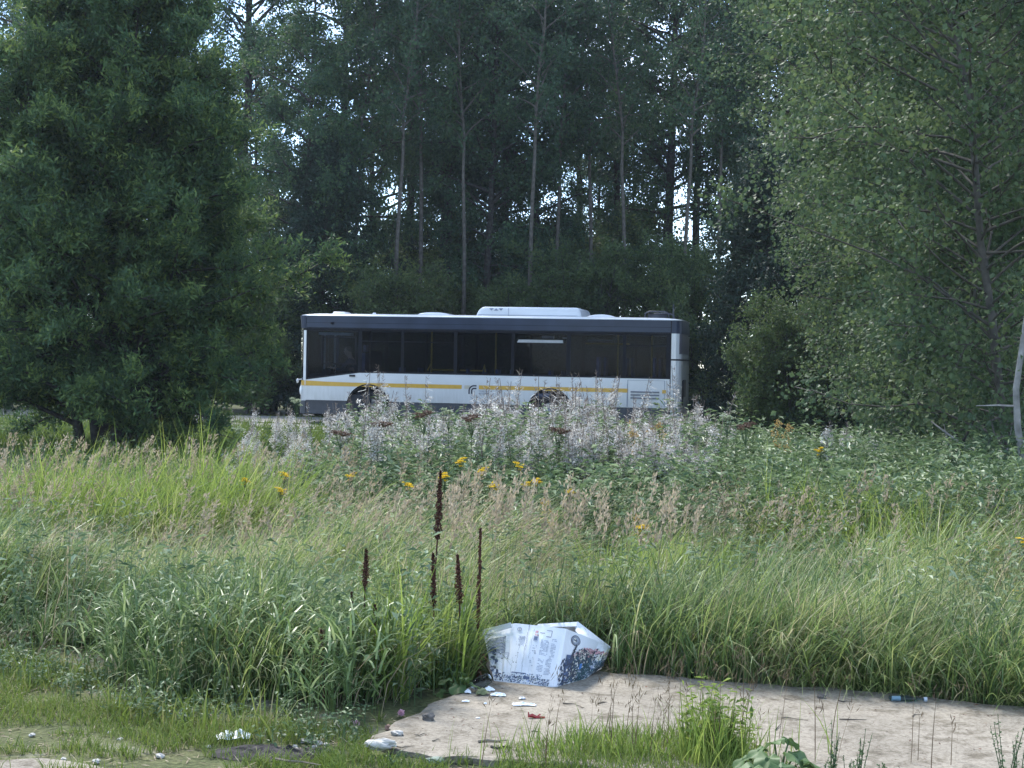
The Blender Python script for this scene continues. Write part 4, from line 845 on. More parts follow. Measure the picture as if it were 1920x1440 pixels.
turf(120000, lambda x, y: (y < ystart(x) + .1) & (x < -.55) & ~in_poly(x, y) & notbare(x, y), .03, .09, cl=.40)
turf(14000, lambda x, y: (y < ystart(x) + .1) & (y > ystart(x) - .55) & (x < -.9) & ~in_poly(x, y) & notbare(x, y), .08, .22, W=.007, mu=.45, cl=.48)
PN = [gp(690, 1425), gp(820, 1432), gp(1000, 1405), gp(1150, 1385), gp(1290, 1385), gp(1370, 1400), gp(1400, 1440)]
nx = np.array([p.x for p in PN]); ny = np.array([p.y for p in PN])
turf(60000, lambda x, y: (x > -.75) & (x < 1.15) & (y < np.interp(x, nx, ny)), .04, .12, y0=5.2, y1=7.0, cl=.3, mu=.35)
tag(link('short_turf', g.mesh('turf', m_turf)), 'short mossy turf along the lower left and bottom edge', kind='stuff')
g = G(); n = 2600; c1 = gp(1270, 1425); x = np.where(rng.random(n) < .62, rng.normal(size=n) * .26 + gp(1170, 1430).x, rng.normal(size=n) * .07 + gp(1335, 1420).x); y = rng.normal(size=n) * .11 + c1.y - .02
blades(g, np.column_stack([x, y, np.full(n, -.01)]), np.where(rng.random(n) < .75, rng.uniform(.05, .15, n), rng.uniform(.14, .34, n)) * (1 - .35 * (x < gp(1270, 1420).x)), np.full(n, .0055), rng.random(n) * 6.28, rng.random(n) * .35, rng.uniform(.1, 1.0, n), 5, 0, rng.uniform(.1, .8, n))
herbs(g, rng.normal(size=40) * .06 + gp(1340, 1410).x, rng.normal(size=40) * .05 + gp(1340, 1425).y, rng.uniform(.12, .36, 40), nl=12, ll=.045, lw=.016)
tag(link('grass_tuft', g.mesh('tuft', m_grass_lime)), 'loose green tuft with fine stems at the front edge of the slab', kind='stuff')
g = G(); n = 55; x = rng.normal(size=n) * .30 + c1.x; y = rng.normal(size=n) * .08 + c1.y; panicles(g, x, y, rng.uniform(.22, .46, n), rng.uniform(-.2, .5, n), hl=.05, grains=8, gw=.004)
n = 14; x = rng.uniform(-.3, 2.6, n); y = rng.uniform(5.9, 6.3, n); panicles(g, x, y, rng.uniform(.2, .42, n), rng.uniform(-.2, .6, n), hl=.05, grains=8, gw=.004)
tag(link('fine_stalks', g.mesh('fine', leaf('seeded_stalk', [(0, (.09, .06, .04)), (1, (.20, .15, .09))], .1, .7, .2, 0))), 'thin dark seeded grass stalks in front of the slab', kind='stuff')
# verge beside the road and under the willow
g = G(); n = 60000; x = rng.uniform(-16, 8, n); y = rng.uniform(24, 44, n)
lx = (x - BO.x) * W_.x + (y - BO.y) * W_.y; k = ((lx < -3.0) | ((lx > -.5) & (lx < -.05)) | (lx > 4.3)); x, y = x[k], y[k]; n = len(x)
blades(g, np.column_stack([x, y, gz(x, y)]), rng.uniform(.1, .3, n), np.full(n, .022), rng.random(n) * 6.28, rng.random(n) * .5, rng.uniform(.2, 1.2, n), 2, 0, rng.uniform(.0, .5, n))
tag(link('verge_grass', g.mesh('verge', m_turf)), 'mown looking green verge beside the road and under the willow', kind='stuff')

# ------------------------------------------------------------------ fireweed gone to seed, one object per plant
def fireweed(seed, h, fl, wisp):
    global rng; rng = np.random.default_rng(seed); g = G()
    t = np.linspace(0, 1, 8); bend_ = rng.normal() * .08; P = np.column_stack([bend_ * t ** 2, rng.normal() * .05 * t ** 2, h * t]); g.tube(P, .005 * (1 - t * .7) + .001, 4, 1)
    n = 60; u = rng.uniform(.12, .78, n); C = np.column_stack([bend_ * u ** 2, u * 0, h * u]); az = rng.random(n) * 6.28; a = np.column_stack([np.cos(az), np.sin(az), rng.normal(size=n) * .25 + .2]); a = unit(a); b = unit(np.cross(a, [0, 0, 1.]))
    L = rng.uniform(.08, .13, (n, 1)); V = np.stack([C, C + a * L * .4 + b * .011, C + a * L - [0, 0, .02], C + a * L * .4 - b * .011], 1); g.add(V.reshape(-1, 3), np.arange(4 * n).reshape(-1, 4), 0, rng.uniform(.15, .8, n))
    n = 46; u = rng.uniform(.74, 1.0, n); C = np.column_stack([bend_ * u ** 2, u * 0, h * u]); az = rng.random(n) * 6.28; a = unit(np.column_stack([np.cos(az), np.sin(az), np.full(n, .9)])); L = rng.uniform(.03, .07, (n, 1)) * (1.15 - (u[:, None] - .74) * 2.5); b = unit(np.cross(a, rv(n))) * .0022
    V = np.stack([C - b, C + b, C + a * L + b * .5, C + a * L - b * .5], 1); g.add(V.reshape(-1, 3), np.arange(4 * n).reshape(-1, 4), 1, rng.random(n))
    m1 = g.mesh('fireweed', [m_herb, m_pod]); f = G()
    nc = fl; cu = rng.uniform(.62, .9, nc); cz = rng.random(nc) * 6.28; cr = rng.uniform(.015, .07, nc) * (1.25 - cu)/.5
    CC = np.column_stack([bend_ * cu ** 2 + np.cos(cz) * cr, np.sin(cz) * cr, h * cu]); k = 30; C = np.repeat(CC, k, 0) + rv(nc * k) * .019
    a = unit(rv(len(C)) + [0, 0, .3]); b = unit(np.cross(a, rv(len(C)))); L = rng.uniform(.010, .030, (len(C), 1)); W = rng.uniform(.003, .008, (len(C), 1))
    V = np.stack([C, C + a * L * .5 + b * W, C + a * L, C + a * L * .5 - b * W], 1); f.add(V.reshape(-1, 3), np.arange(4 * len(C)).reshape(-1, 4), 0, rng.random(len(C)))
    nc = wisp; cu = rng.uniform(.55, .97, nc); cz = rng.random(nc) * 6.28; CC = np.column_stack([bend_ * cu ** 2, cu * 0, h * cu]); a = unit(np.column_stack([np.cos(cz), np.sin(cz), rng.normal(size=nc) * .5 + .5])); L = rng.uniform(.04, .08, (nc, 1)); b = unit(np.cross(a, rv(nc))) * .0016
    V = np.stack([CC - b, CC + b, CC + a * L + b - [0, 0, .02], CC + a * L - b - [0, 0, .02]], 1); f.add(V.reshape(-1, 3), np.arange(4 * nc).reshape(-1, 4), 0, rng.random(nc))
    return m1, f.mesh('seed_fluff', m_fluff)
FW = [fireweed(300 + i, h, fl, wi) for i, (h, fl, wi) in enumerate([(1.15, 17, 60), (1.25, 9, 50), (1.05, 22, 60), (1.35, 6, 40), (1.2, 2, 26), (1.1, 13, 50), (1.42, 3, 30)])]
rnd_ = random.Random(12)
def put_fw(x, y, v, s, label, group='fireweeds gone to seed'):
    a, b = FW[v]; o = link('fireweed', a, None, (x, y, float(gz(x, y)))); o.rotation_euler = (rnd_.gauss(0, .11), rnd_.gauss(0, .11), rnd_.uniform(0, 6.28)); o.scale = (s, s, s)
    link('seed_fluff', b, o); tag(o, label, 'wildflower', group)
cnt = 0
while cnt < 240:
    px = rnd_.uniform(575, 1350) if cnt % 12 else rnd_.uniform(450, 620); Y = rnd_.uniform(13.6, 18.5)
    x = at(px, 800, Y).x; c = (px - 560) / 820
    if rnd_.random() > 1.35 * vn(x, Y, 1.3, 40) ** 1.3 : continue
    s = rnd_.uniform(.82, 1.10) * (1.0 if px > 650 else .66 + .26 * max(0, (px - 430)) / 220) * (1 + .03 * (Y - 15))
    put_fw(x, Y, rnd_.choice((0, 0, 1, 2, 2, 3, 4, 5, 5, 6)), s, 'fireweed with white seed fluff in the dense band in front of the bus'); cnt += 1
for px, py, v, lab in ((1523, 772, 2, 'solitary tall fluffy fireweed right of the band, leftmost of the three'), (1577, 795, 0, 'small white fluffy fireweed, middle of the three right of the band'), (1667, 805, 5, 'small white fluffy fireweed, rightmost of the three before the aspens'), (418, 800, 0, 'fluffy white fireweed nearest to the willow, lower of two'), (428, 785, 5, 'fluffy white fireweed nearest to the willow, upper of two')):
    Y = 15.5; q = at(px, py, Y); put_fw(q.x, Y, v, (q.z - gz(q.x, Y)) / 1.12, lab)
# ------------------------------------------------------------------ single herbs with yellow, orange or brown heads
def umbel(name, seed, mat, h, rad, nf=60, flat_=.35, leafm=m_herb, plume=False):
    global rng; rng = np.random.default_rng(seed); g = G(); t = np.linspace(0, 1, 6); g.tube(np.column_stack([.02 * t, 0 * t, h * t * .93]), .005 - .003 * t, 4, 0, .3)
    n = 26; u = rng.uniform(.3, .85, n); C = np.column_stack([u * .02, u * 0, h * u]); az = rng.random(n) * 6.28; a = unit(np.column_stack([np.cos(az), np.sin(az), np.full(n, .35)])); b = unit(np.cross(a, [0, 0, 1.]))
    L = rng.uniform(.05, .09, (n, 1)); V = np.stack([C, C + a * L * .4 + b * .011, C + a * L, C + a * L * .4 - b * .011], 1); g.add(V.reshape(-1, 3), np.arange(4 * n).reshape(-1, 4), 0, rng.uniform(.15, .7, n))
    f = G()
    for k in range(9):
        a_ = k * 2.4; r = rad * math.sqrt(k / 9); tip = np.array([.02 + r * math.cos(a_), r * math.sin(a_), h * (.97 + .05 * flat_ * rng.normal())]) if not plume else np.array([.02 + rad * .5 * rng.normal(), rad * .5 * rng.normal(), h * rng.uniform(.78, 1.02)])
        g.tube([np.array([.018, 0, h * .8 if not plume else min(tip[2] - .02, h * .9)]), tip], [.0025, .0015], 3, 0, .3)
        m_ = nf; C = tip + rv(m_) * [rad * .17, rad * .17, rad * .06 if not plume else rad * .3]; a = unit(rv(m_) * [1, 1, .4]); b = unit(np.cross(a, rv(m_))); V = np.stack([C, C + a * .007 + b * .005, C + a * .014, C + a * .007 - b * .005], 1); f.add(V.reshape(-1, 3), np.arange(4 * m_).reshape(-1, 4), 0, rng.random(m_))
    return g.mesh(name, leafm), f.mesh('flower_head', mat)
tansy = umbel('tansy', 401, m_yellow, 1.0, .036, nf=34); golden = umbel('goldenrod', 402, m_ochre, 1.0, .055, plume=True, nf=34); brownu = umbel('umbel', 403, leaf('brown_umbel', [(0, (.09, .05, .035)), (1, (.16, .10, .07))], .1), 1.0, .07); greenu = umbel('umbel', 404, leaf('green_umbel', [(0, (.22, .26, .14)), (1, (.42, .46, .32))], .2), 1.0, .06)
def put(meshes, name, px, py, Y, label, cat, group=None, sxy=1.0):
    q = at(px, py, Y); zb = float(gz(q.x, Y)); o = link(name, meshes[0], None, (q.x, Y, zb)); o.scale = (sxy, sxy, q.z - zb); o.rotation_euler = (0, 0, random.random() * 6)
    link('flower_head', meshes[1], o); tag(o, label, cat, group)
for px, py, Y, lab in ((868, 860, 12.6, 'yellow flower head level with the tip of the tallest brown dock, right of it'), (972, 868, 12.8, 'yellow flower head between dock tip and the open field centre'), (1003, 898, 12.0, 'largest yellow flower cluster right of the tall brown dock'), (985, 905, 12.1, 'yellow cluster touching the left side of the largest one'), (932, 905, 12.0, 'small yellow flower right of the tall dock, lower than its neighbours'), (762, 905, 12.0, 'yellow flower left of the tall dock tip'), (838, 888, 12.3, 'yellow flower just behind the tip of the tall dock'), (908, 878, 12.5, 'tiny yellow flower above the small lower one'), (530, 886, 12.5, 'yellow flower in the left part of the field, upper one'), (455, 897, 12.4, 'yellow flower in the left part of the field, left one'), (526, 915, 12.0, 'yellow flower in the left part of the field, lower one'), (658, 888, 12.4, 'pale orange yellow flower left of centre in the field'), (1065, 918, 11.8, 'dim yellow flower right of the large cluster'), (1198, 985, 10.4, 'yellow flower low in the right middle of the field'), (1915, 1105, 9.0, 'bright yellow flower at the right picture edge, lower one'), (1918, 1010, 9.4, 'bright yellow flower at the right picture edge, upper one'), (1535, 840, 14, 'faint yellow flower under the three fluffy fireweeds')):
    put(tansy, 'tansy', px, py, Y, lab, 'wildflower', 'yellow flowering herbs')
for px, py, Y, lab in ((1240, 803, 14.5, 'orange plumed goldenrod below the bus tail, largest one'), (1222, 812, 14.6, 'orange plumed goldenrod left of the largest one'), (1190, 800, 14.8, 'orange plumed goldenrod farthest left below the bus'), (1192, 816, 14.2, 'orange plumed goldenrod low at the left of the group'), (1475, 806, 14.6, 'orange brown plume right of the fireweed band'), (1455, 798, 14.9, 'faint orange plume at the right end of the fireweed band'), (1024, 945, 11.0, 'lone orange brown plume low in the middle field'), (1865, 1030, 9.8, 'orange plume near the right edge of the field'), (1206, 975, 10.5, 'orange plume next to the low yellow flower')):
    put(golden, 'goldenrod', px, py, Y, lab, 'wildflower', 'orange plumed herbs')
for px, py, Y, lab in ((640, 806, 14.2, 'brown flat topped umbel below the front wheel, left one'), (800, 768, 13.6, 'large brown flat topped umbel among the fireweed'), (722, 788, 14.0, 'dark brown umbel right of the front wheel'), (1050, 800, 13.8, 'brown umbel low below the rear wheel'), (885, 775, 14.0, 'brown umbel just left of the logo on the bus'), (1400, 790, 14.2, 'brown umbel right of the bus tail')):
    put(brownu, 'umbel', px, py, Y, lab, 'wildflower', 'brown umbels', 1.2)
for px, py, Y, lab in ((448, 800, 16, 'pale green umbel right of the willow, left one'), (560, 745, 17, 'pale umbel plant touching the front bumper of the bus'), (845, 765, 15, 'yellow green umbel before the bus side'), (350, 890, 12.5, 'cream umbel among the feathery grass under the willow'), (600, 900, 12.4, 'cream umbel in the left part of the field'), (1365, 775, 14.5, 'pale green umbel right of the bus tail'), (160, 900, 12.5, 'small white umbel at the left of the field')):
    put(greenu, 'umbel', px, py, Y, lab, 'wildflower', 'pale umbels', 1.0)
# brown dock stalks
def dock(name, seed, px, pt, pb, ptop_x, Y, hw, label, top_frac=None):
    """stalk from the ground to the photo point (ptop_x, pt); seeds between pt and pb"""
    global rng; rng = np.random.default_rng(seed); T_ = at(ptop_x, pt, Y); B_ = at(px, pb, Y); x0_ = B_.x - (T_.x - B_.x) * .5; zb = float(gz(x0_, Y))
    g = G(); path = np.array([[0, 0, -.02], [(B_.x - x0_) * .5 + rng.normal() * .012, 0, (B_.z - zb) * .5], [B_.x - x0_, .01, B_.z - zb], [(B_.x + T_.x) / 2 - x0_ + .006, 0, (B_.z + T_.z) / 2 - zb], [T_.x - x0_, 0, T_.z - zb]]); g.tube(path, [.006, .005, .0045, .003, .001], 5, 0, .5)
    for q in range(9):
        u = rng.uniform(.15, .5); c = path[1] * u * 2; a = unit(rv(1)[0] * [1, 1, .3]); g.tube([c, c + a * .03 + [0, 0, .01], c + a * .07 - [0, 0, .025]], [.004, .006, .001], 3, 0, rng.uniform(.5, 1))
    o = link(name, g.mesh(name, m_dock), None, (x0_, Y, zb)); tag(o, label, 'dock stalk', 'brown dock stalks')
    f = G(); Lh = (T_.z - B_.z); n = int(5200 * Lh * hw / .02); u = rng.random(n); c = path[2] + (path[4] - path[2]) * u[:, None]; bun = .35 + .65 * np.abs(np.sin(u * 19 + seed)); r = 1.2 * hw * (1 - u ** 2.2) * bun * (.45 + .55 * np.minimum(1, u * 7)); ph = rng.random(n) * 6.28
    C = c + np.column_stack([np.cos(ph) * r * np.sqrt(rng.random(n)), np.sin(ph) * r * .8, 0 * r]); a = unit(rv(n) + [0, 0, .8]); b = unit(np.cross(a, rv(n))); s = rng.uniform(.006, .012, (n, 1)); V = np.stack([C, C + a * s * .5 + b * s * .4, C + a * s, C + a * s * .5 - b * s * .4], 1)
    f.add(V.reshape(-1, 3), np.arange(4 * n).reshape(-1, 4), 0, np.clip(rng.random(n), 0, 1)); link('seed_head', f.mesh('seed_head', m_dock), o)
dock('dock_stalk', 501, 820, 885, 1012, 826, 8.35, .022, 'tallest dark brown dock stalk in the middle of the field')
dock('dock_stalk', 502, 684, 1030, 1100, 687, 7.7, .018, 'dark brown dock stalk with a fat head, leftmost of the tall ones')
dock('dock_stalk', 503, 813, 1038, 1140, 812, 7.75, .015, 'reddish brown dock stalk directly below the tallest one')
dock('dock_stalk', 504, 862, 1042, 1132, 858, 7.8, .021, 'thick reddish brown dock stalk up and left of the box')
dock('dock_stalk', 505, 896, 992, 1180, 901, 7.8, .011, 'crooked thin dark dock stalk just left of the box')
dock('dock_stalk', 506, 702, 1135, 1172, 703, 7.4, .012, 'short dark dock head between the fat one and the reddish ones')
dock('dock_stalk', 507, 661, 1110, 1180, 659, 7.35, .007, 'slim dark dock stalk left of the fat headed one')
dock('dock_stalk', 508, 603, 1180, 1245, 602, 7.2, .008, 'short slim dock stalk farthest left in the reed grass')

# ------------------------------------------------------------------ broad leaved plants
def broad(name, seed, specs, base, label):
    """specs: (px, py, Y, radius, tilt azimuth, tilt) of each leaf centre"""
    global rng; rng = np.random.default_rng(seed); root = empty(name, base); tag(root, label, 'plant'); B = np.array(base)
    for (px, py, Y, r, az, ti) in specs:
        q = np.array(at(px, py, Y)) - B; g = G(); nr, nt_ = 5, 22; V = [(0, 0, .1 * -r)]
        for i in range(1, nr + 1):
            for j in range(nt_):
                a = j / nt_ * 2 * math.pi; rr = r * i / nr * (1 - .38 * math.exp(-((a - math.pi) / .45) ** 2) + .06 * math.sin(7 * a) * (i / nr)) * (1 + .25 * math.cos(a))
                V.append((rr * math.cos(a), rr * math.sin(a) * .85, .16 * r * math.sin(5 * a) * (i / nr) ** 2 - .22 * r * (i / nr) ** 2 * abs(math.cos(a)) + .10 * r * abs(math.sin(a))))
        Fq = [[1 + (i - 1) * nt_ + j, 1 + (i - 1) * nt_ + (j + 1) % nt_, 1 + i * nt_ + (j + 1) % nt_, 1 + i * nt_ + j] for i in range(1, nr) for j in range(nt_)]
        M = Matrix.Rotation(az, 3, 'Z') @ Matrix.Rotation(ti, 3, 'Y'); V = np.array(V) @ np.array(M).T; g.add(V, Fq, 0, rng.uniform(.1, .9)); g.add(V[:1 + nt_], [[0, 1 + j, 1 + (j + 1) % nt_] for j in range(nt_)], 0, .4)
        g.tube([q * [0, 0, 0] - q * [1, 1, 1], -q * [.5, .5, .3], V[0] * .9], [.005, .004, .003], 4, 0, .5)
        o = link('leaf', g.mesh('leaf', m_burdock, True), root, tuple(q))
rr_ = random.Random(4)
b1 = gp(1450, 1470)
broad('burdock', 601, [(1452, 1393, 5.95, .062, 2.6, .5), (1480, 1388, 5.9, .040, .6, .7), (1425, 1408, 5.95, .045, 3.4, .4), (1440, 1424, 5.85, .06, 4.2, .6), (1490, 1418, 5.85, .062, 5.6, .45), (1395, 1425, 5.95, .045, 3.3, .5), (1520, 1432, 5.8, .055, .3, .5), (1410, 1442, 5.75, .06, 4.0, .4), (1465, 1442, 5.7, .06, 4.9, .6), (1500, 1450, 5.7, .06, 5.5, .5), (1380, 1448, 5.8, .045, 3.6, .3)], (b1.x, 5.85, 0), 'low plant with broad wavy green leaves at the bottom edge before the slab')
b2 = gp(862, 1300)
broad('burdock', 602, [(860, 1287, 7.42, .05, 4.4, .35), (885, 1284, 7.42, .038, .2, .35), (838, 1276, 7.46, .04, 3.4, .3), (872, 1272, 7.42, .035, 1.6, .4), (845, 1262, 7.52, .028, 2.8, .6), (866, 1262, 7.52, .025, 1.0, .5), (828, 1298, 7.42, .03, 3.8, .8)], (b2.x, 7.46, 0), 'low round leaved plant just left of the box')
# small sprigs standing in front of the slab
def sprig(seed, px, py_top, Y, n_br, label, mat=m_herb, spread=.06):
    global rng; rng = np.random.default_rng(seed); T_ = at(px, py_top, Y); h = max(.08, T_.z); g = G()
    for k in range(n_br):
        a = rng.random() * 6.28; e = np.array([math.cos(a), math.sin(a), 0]) * rng.uniform(.1, 1) * spread; hh = h * rng.uniform(.55, 1.0); P = np.array([[0, 0, 0], e * .5 + [0, 0, hh * .5], e + [0, 0, hh]]); g.tube(P, [.0028, .002, .001], 3, 0, .25)
        m_ = 26; u = rng.uniform(.25, 1, m_); C = (P[0] * (1 - u[:, None]) ** 2 + 2 * P[1] * (u * (1 - u))[:, None] + P[2] * (u ** 2)[:, None]); d = unit(rv(m_) + [0, 0, .3]); b = unit(np.cross(d, rv(m_))); s = rng.uniform(.007, .02, (m_, 1)) * (1.2 - u[:, None] * .6); V = np.stack([C, C + d * s * .5 + b * s * .3, C + d * s, C + d * s * .5 - b * s * .3], 1); g.add(V.reshape(-1, 3), np.arange(4 * m_).reshape(-1, 4), 0, rng.uniform(.1, .8, m_))
    o = link('weed_sprig', g.mesh('weed_sprig', mat), None, (T_.x, Y, -.01)); tag(o, label, 'weed', 'weed sprigs at the bottom edge')
for i, (px, pt, Y, nb, lab) in enumerate(((1562, 1342, 5.95, 5, 'upright brownish weed sprig, left of the pair over the slab'), (1612, 1358, 5.9, 6, 'branching weed sprig, right of the pair over the slab'), (1590, 1405, 5.85, 9, 'low bushy weed under the pair of sprigs'), (1530, 1415, 5.8, 7, 'low bushy weed right of the broad leaves'), (1690, 1425, 5.85, 6, 'flat spreading weed at the bottom right'), (1650, 1432, 5.8, 7, 'low weed between the bushy one and the spreading one'), (1890, 1335, 5.9, 6, 'tall thin weed at the right bottom corner'), (1912, 1375, 5.85, 7, 'greyish weed touching the right picture edge'), (1730, 1432, 5.8, 5, 'tiny weed at the bottom edge right of the spreading one'), (745, 1420, 6.1, 6, 'small weed at the left tip of the slab'), (610, 1418, 6.2, 6, 'pale green weed beside the dark soil'))):
    sprig(700 + i, px, pt, Y, nb, lab, spread=.05 if i < 2 else .09)
# clover heads
for i, (px, py, Y, lab) in enumerate(((752, 1336, 6.95, 'pink clover head by the slab corner, larger one'), (668, 1357, 6.75, 'pale pink clover head left of the larger one'), (605, 1186, 7.6, 'pinkish clover head in the reed grass'))):
    q = at(px, py, Y); g = G(); rng = np.random.default_rng(750 + i); n = 160; C = rv(n) * .0032 * [1, 1, .9]; d = unit(C); b = unit(np.cross(d, rv(n))); V = np.stack([C, C + d * .005 + b * .003, C + d * .011, C + d * .005 - b * .003], 1); g.add(V.reshape(-1, 3), np.arange(4 * n).reshape(-1, 4), 0, rng.random(n))
    o = link('clover', g.mesh('clover', m_pink), None, tuple(q)); g = G(); g.tube([(0, 0, -q.z), (.005, 0, -q.z * .4), (0, 0, 0)], .0015, 4, 0, .3); link('stem', g.mesh('stem', m_herb), o); tag(o, lab, 'wildflower', 'clover heads')

rng = np.random.default_rng(910); g = G(); n = 5200; x = rng.uniform(-3.2, .2, n); y = rng.uniform(5.6, 8.2, n); k = ~in_poly(x, y) & (y < ystart(x) + .1) & (vn(x, y, 4, 61) > .42); x, y = x[k], y[k]; n = len(x)
a = unit(np.column_stack([rng.normal(size=n), rng.normal(size=n), rng.normal(size=n) * .25])); b = unit(np.cross(a, [0, 0, 1.] + rv(n) * .4)); C = np.column_stack([x, y, np.full(n, .006)]); L = rng.uniform(.006, .07, (n, 1)) ** 1.0; V = np.stack([C, C + a * L * .5 + b * .003, C + a * L, C + a * L * .5 - b * .003], 1); g.add(V.reshape(-1, 3), np.arange(4 * n).reshape(-1, 4), 0, rng.random(n))
tag(link('plant_litter', g.mesh('plant_litter', m_straw)), 'dry stalk bits strewn through the short turf', kind='stuff')
g = G(); x = rng.uniform(-3.0, -.6, 900); y = rng.uniform(6.2, 8.3, 900); k = (y < ystart(x) + .1) & (y > ystart(x) - .5) & ~in_poly(x, y) & (vn(x, y, 3, 62) > .42); x, y = x[k], y[k]
herbs(g, x, y, rng.uniform(.04, .16, len(x)), nl=10, ll=.03, lw=.016, mu=.45)
tag(link('clover_leaves', g.mesh('clover_leaves', m_herb)), 'small round leaved herbs at the foot of the tall grass', kind='stuff')

# ------------------------------------------------------------------ the big printed cardboard box
m_card = flat('white_print_card', (.66, .69, .73), .55, var=.05, scale=3)
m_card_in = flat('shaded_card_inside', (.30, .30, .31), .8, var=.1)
m_ink = flat('faded_ink', (.33, .37, .45), .6, var=.25, scale=30); m_ink2 = flat('dark_ink', (.05, .06, .085), .6, var=.3, scale=30)
m_teal = flat('teal_print', (.035, .085, .10), .5, var=.5, scale=30); m_blue = flat('blue_print', (.07, .20, .52), .5, var=.3, scale=25)
m_lblue = flat('slate_print', (.07, .10, .18), .5, var=.4, scale=30); m_rose = flat('rose_print', (.55, .30, .32), .5, var=.3, scale=40); m_wprint = flat('pale_print', (.66, .64, .58), .5, var=.15, scale=40)
box = empty('cardboard_box', tuple(gp(1033, 1300, SLAB_Z))); BX = np.array(box.location)
tag(box, 'big crumpled white printed cardboard box lying open on the concrete slab', 'box')
def bp(px, py, Y): return np.array(at(px, py, Y)) - BX
def patch(a, b, c, d, nu=14, nv=14, bulge=0.0, nz=.004, seed=0, th=.006):
    """bilinear sheet a-b-c-d (counter-clockwise seen from outside); returns mesh builder and point function"""
    a, b, c, d = map(np.array, (a, b, c, d)); nrm = np.cross(b - a, d - a); nrm = nrm / np.linalg.norm(nrm)
    def pt(u, v, off=0.0):
        u = np.asarray(u, float)[..., None]; v = np.asarray(v, float)[..., None]
        p = (a * (1 - u) + b * u) * (1 - v) + (d * (1 - u) + c * u) * v
        w = 16 * u * (1 - u) * v * (1 - v); w2 = np.minimum(1, 4 * np.minimum(np.minimum(u, 1 - u), np.minimum(v, 1 - v)))
        nn = (vn(u[..., 0] * 5 + seed, v[..., 0] * 4) - .5)[..., None] * nz * 2 * w2 + (np.abs(((u[..., 0] * 4.3 + seed * .37) % 1) - .5)[..., None] - .25) * nz * w2
        return p + nrm * (bulge * w + nn + off)
    g = G(); U_, V_ = np.meshgrid(np.linspace(0, 1, nu + 1), np.linspace(0, 1, nv + 1)); P = pt(U_.ravel(), V_.ravel()); Pb = pt(U_.ravel(), V_.ravel(), -th); k = nu + 1
    i, j = np.meshgrid(np.arange(nu), np.arange(nv)); q = (j * k + i).ravel(); Fc = np.stack([q, q + 1, q + k + 1, q + k], -1); g.add(np.vstack([P, Pb]), np.vstack([Fc, Fc[:, ::-1] + len(P)]))
    n = len(P); ed = list(range(k)) + [m_ * k + nu for m_ in range(1, nv + 1)] + [nv * k + m_ for m_ in range(nu - 1, -1, -1)] + [m_ * k for m_ in range(nv - 1, 0, -1)]
    g.add(np.vstack([P, Pb]), [[ed[(m_ + 1) % len(ed)], ed[m_], ed[m_] + n, ed[(m_ + 1) % len(ed)] + n] for m_ in range(len(ed))]); return g, pt
def decal(g, pt, u0, v0, u1, v1, mat=0, off=.0015, shear=0.0, n=1):
    for k in range(n):
        a, b = u0 + (u1 - u0) * k / n, u0 + (u1 - u0) * (k + 1) / n
        g.add(pt(np.array([a, b, b + shear, a + shear]), np.array([v0, v0, v1, v1]), off), [[0, 1, 2, 3]], mat)
def blob(g, pt, u, v, ru, rv_, mat, rs_, n=7, off=.0015):
    t = np.linspace(0, 2 * math.pi, n, endpoint=False) + rs_.random(); r = .6 + .5 * rs_.random(n); g.add(pt(u + ru * r * np.cos(t), v + rv_ * r * np.sin(t), off), [list(range(n))], mat)
Y0 = 7.56
A0 = bp(926, 1292, 7.68); A0[2] = 0; B0 = bp(1034, 1300, Y0); B0[2] = 0
B1 = bp(1056, 1178, 7.66); A1 = bp(963, 1169, 7.84); A2 = bp(905, 1181, 7.98); A3 = bp(918, 1262, 7.86)
K0 = bp(948, 1293.5, 7.655); K0[2] = 0; K1 = bp(966, 1168.5, 7.83)
# near-left face in two leaves, folded along a crease
gL, pL = patch(K0, B0, B1, K1, 16, 18, .006, .006, 1); o = link('front_panel', gL.mesh('front_panel', m_card, False), box)
gK, pK = patch(A0, K0, K1, A2, 8, 16, -.004, .006, 2); link('side_fold', gK.mesh('side_fold', m_card, False), box)
# small torn overlap along the top left edge
gT, pT = patch(bp(903, 1192, 7.955), bp(960, 1176, 7.815), bp(957, 1167, 7.825), bp(905, 1181, 7.97), 6, 2, 0, .002, 3, .003); link('torn_edge', gT.mesh('torn_edge', m_card, False), box)
# right face, curling up from the ground
C0 = bp(1098, 1293, 7.78); C0[2] = .0; C1 = bp(1129, 1262, 8.02); C1[2] = max(.015, C1[2]); D1 = bp(1145, 1214, 8.12); E1 = bp(1084, 1182, 7.86)
R0 = bp(1044, 1299.5, 7.57); R0[2] = 0.0; R1 = bp(1062, 1179, 7.665)
gS, pS = patch(B0, R0, R1, B1, 2, 16, 0, .001, 4); link('corner_strip', gS.mesh('corner_strip', m_card, False), box)
Mx = bp(1110, 1200, 7.98)
gR, pR = patch(R0, C0, bp(1122, 1203, 7.99), R1, 16, 18, .010, .004, 5); link('right_panel', gR.mesh('right_panel', m_card, False), box)
gQ, pQ = patch(C0, C1, D1, bp(1122, 1203, 7.99), 8, 14, .022, .003, 6); link('curled_panel', gQ.mesh('curled_panel', m_card, False), box)
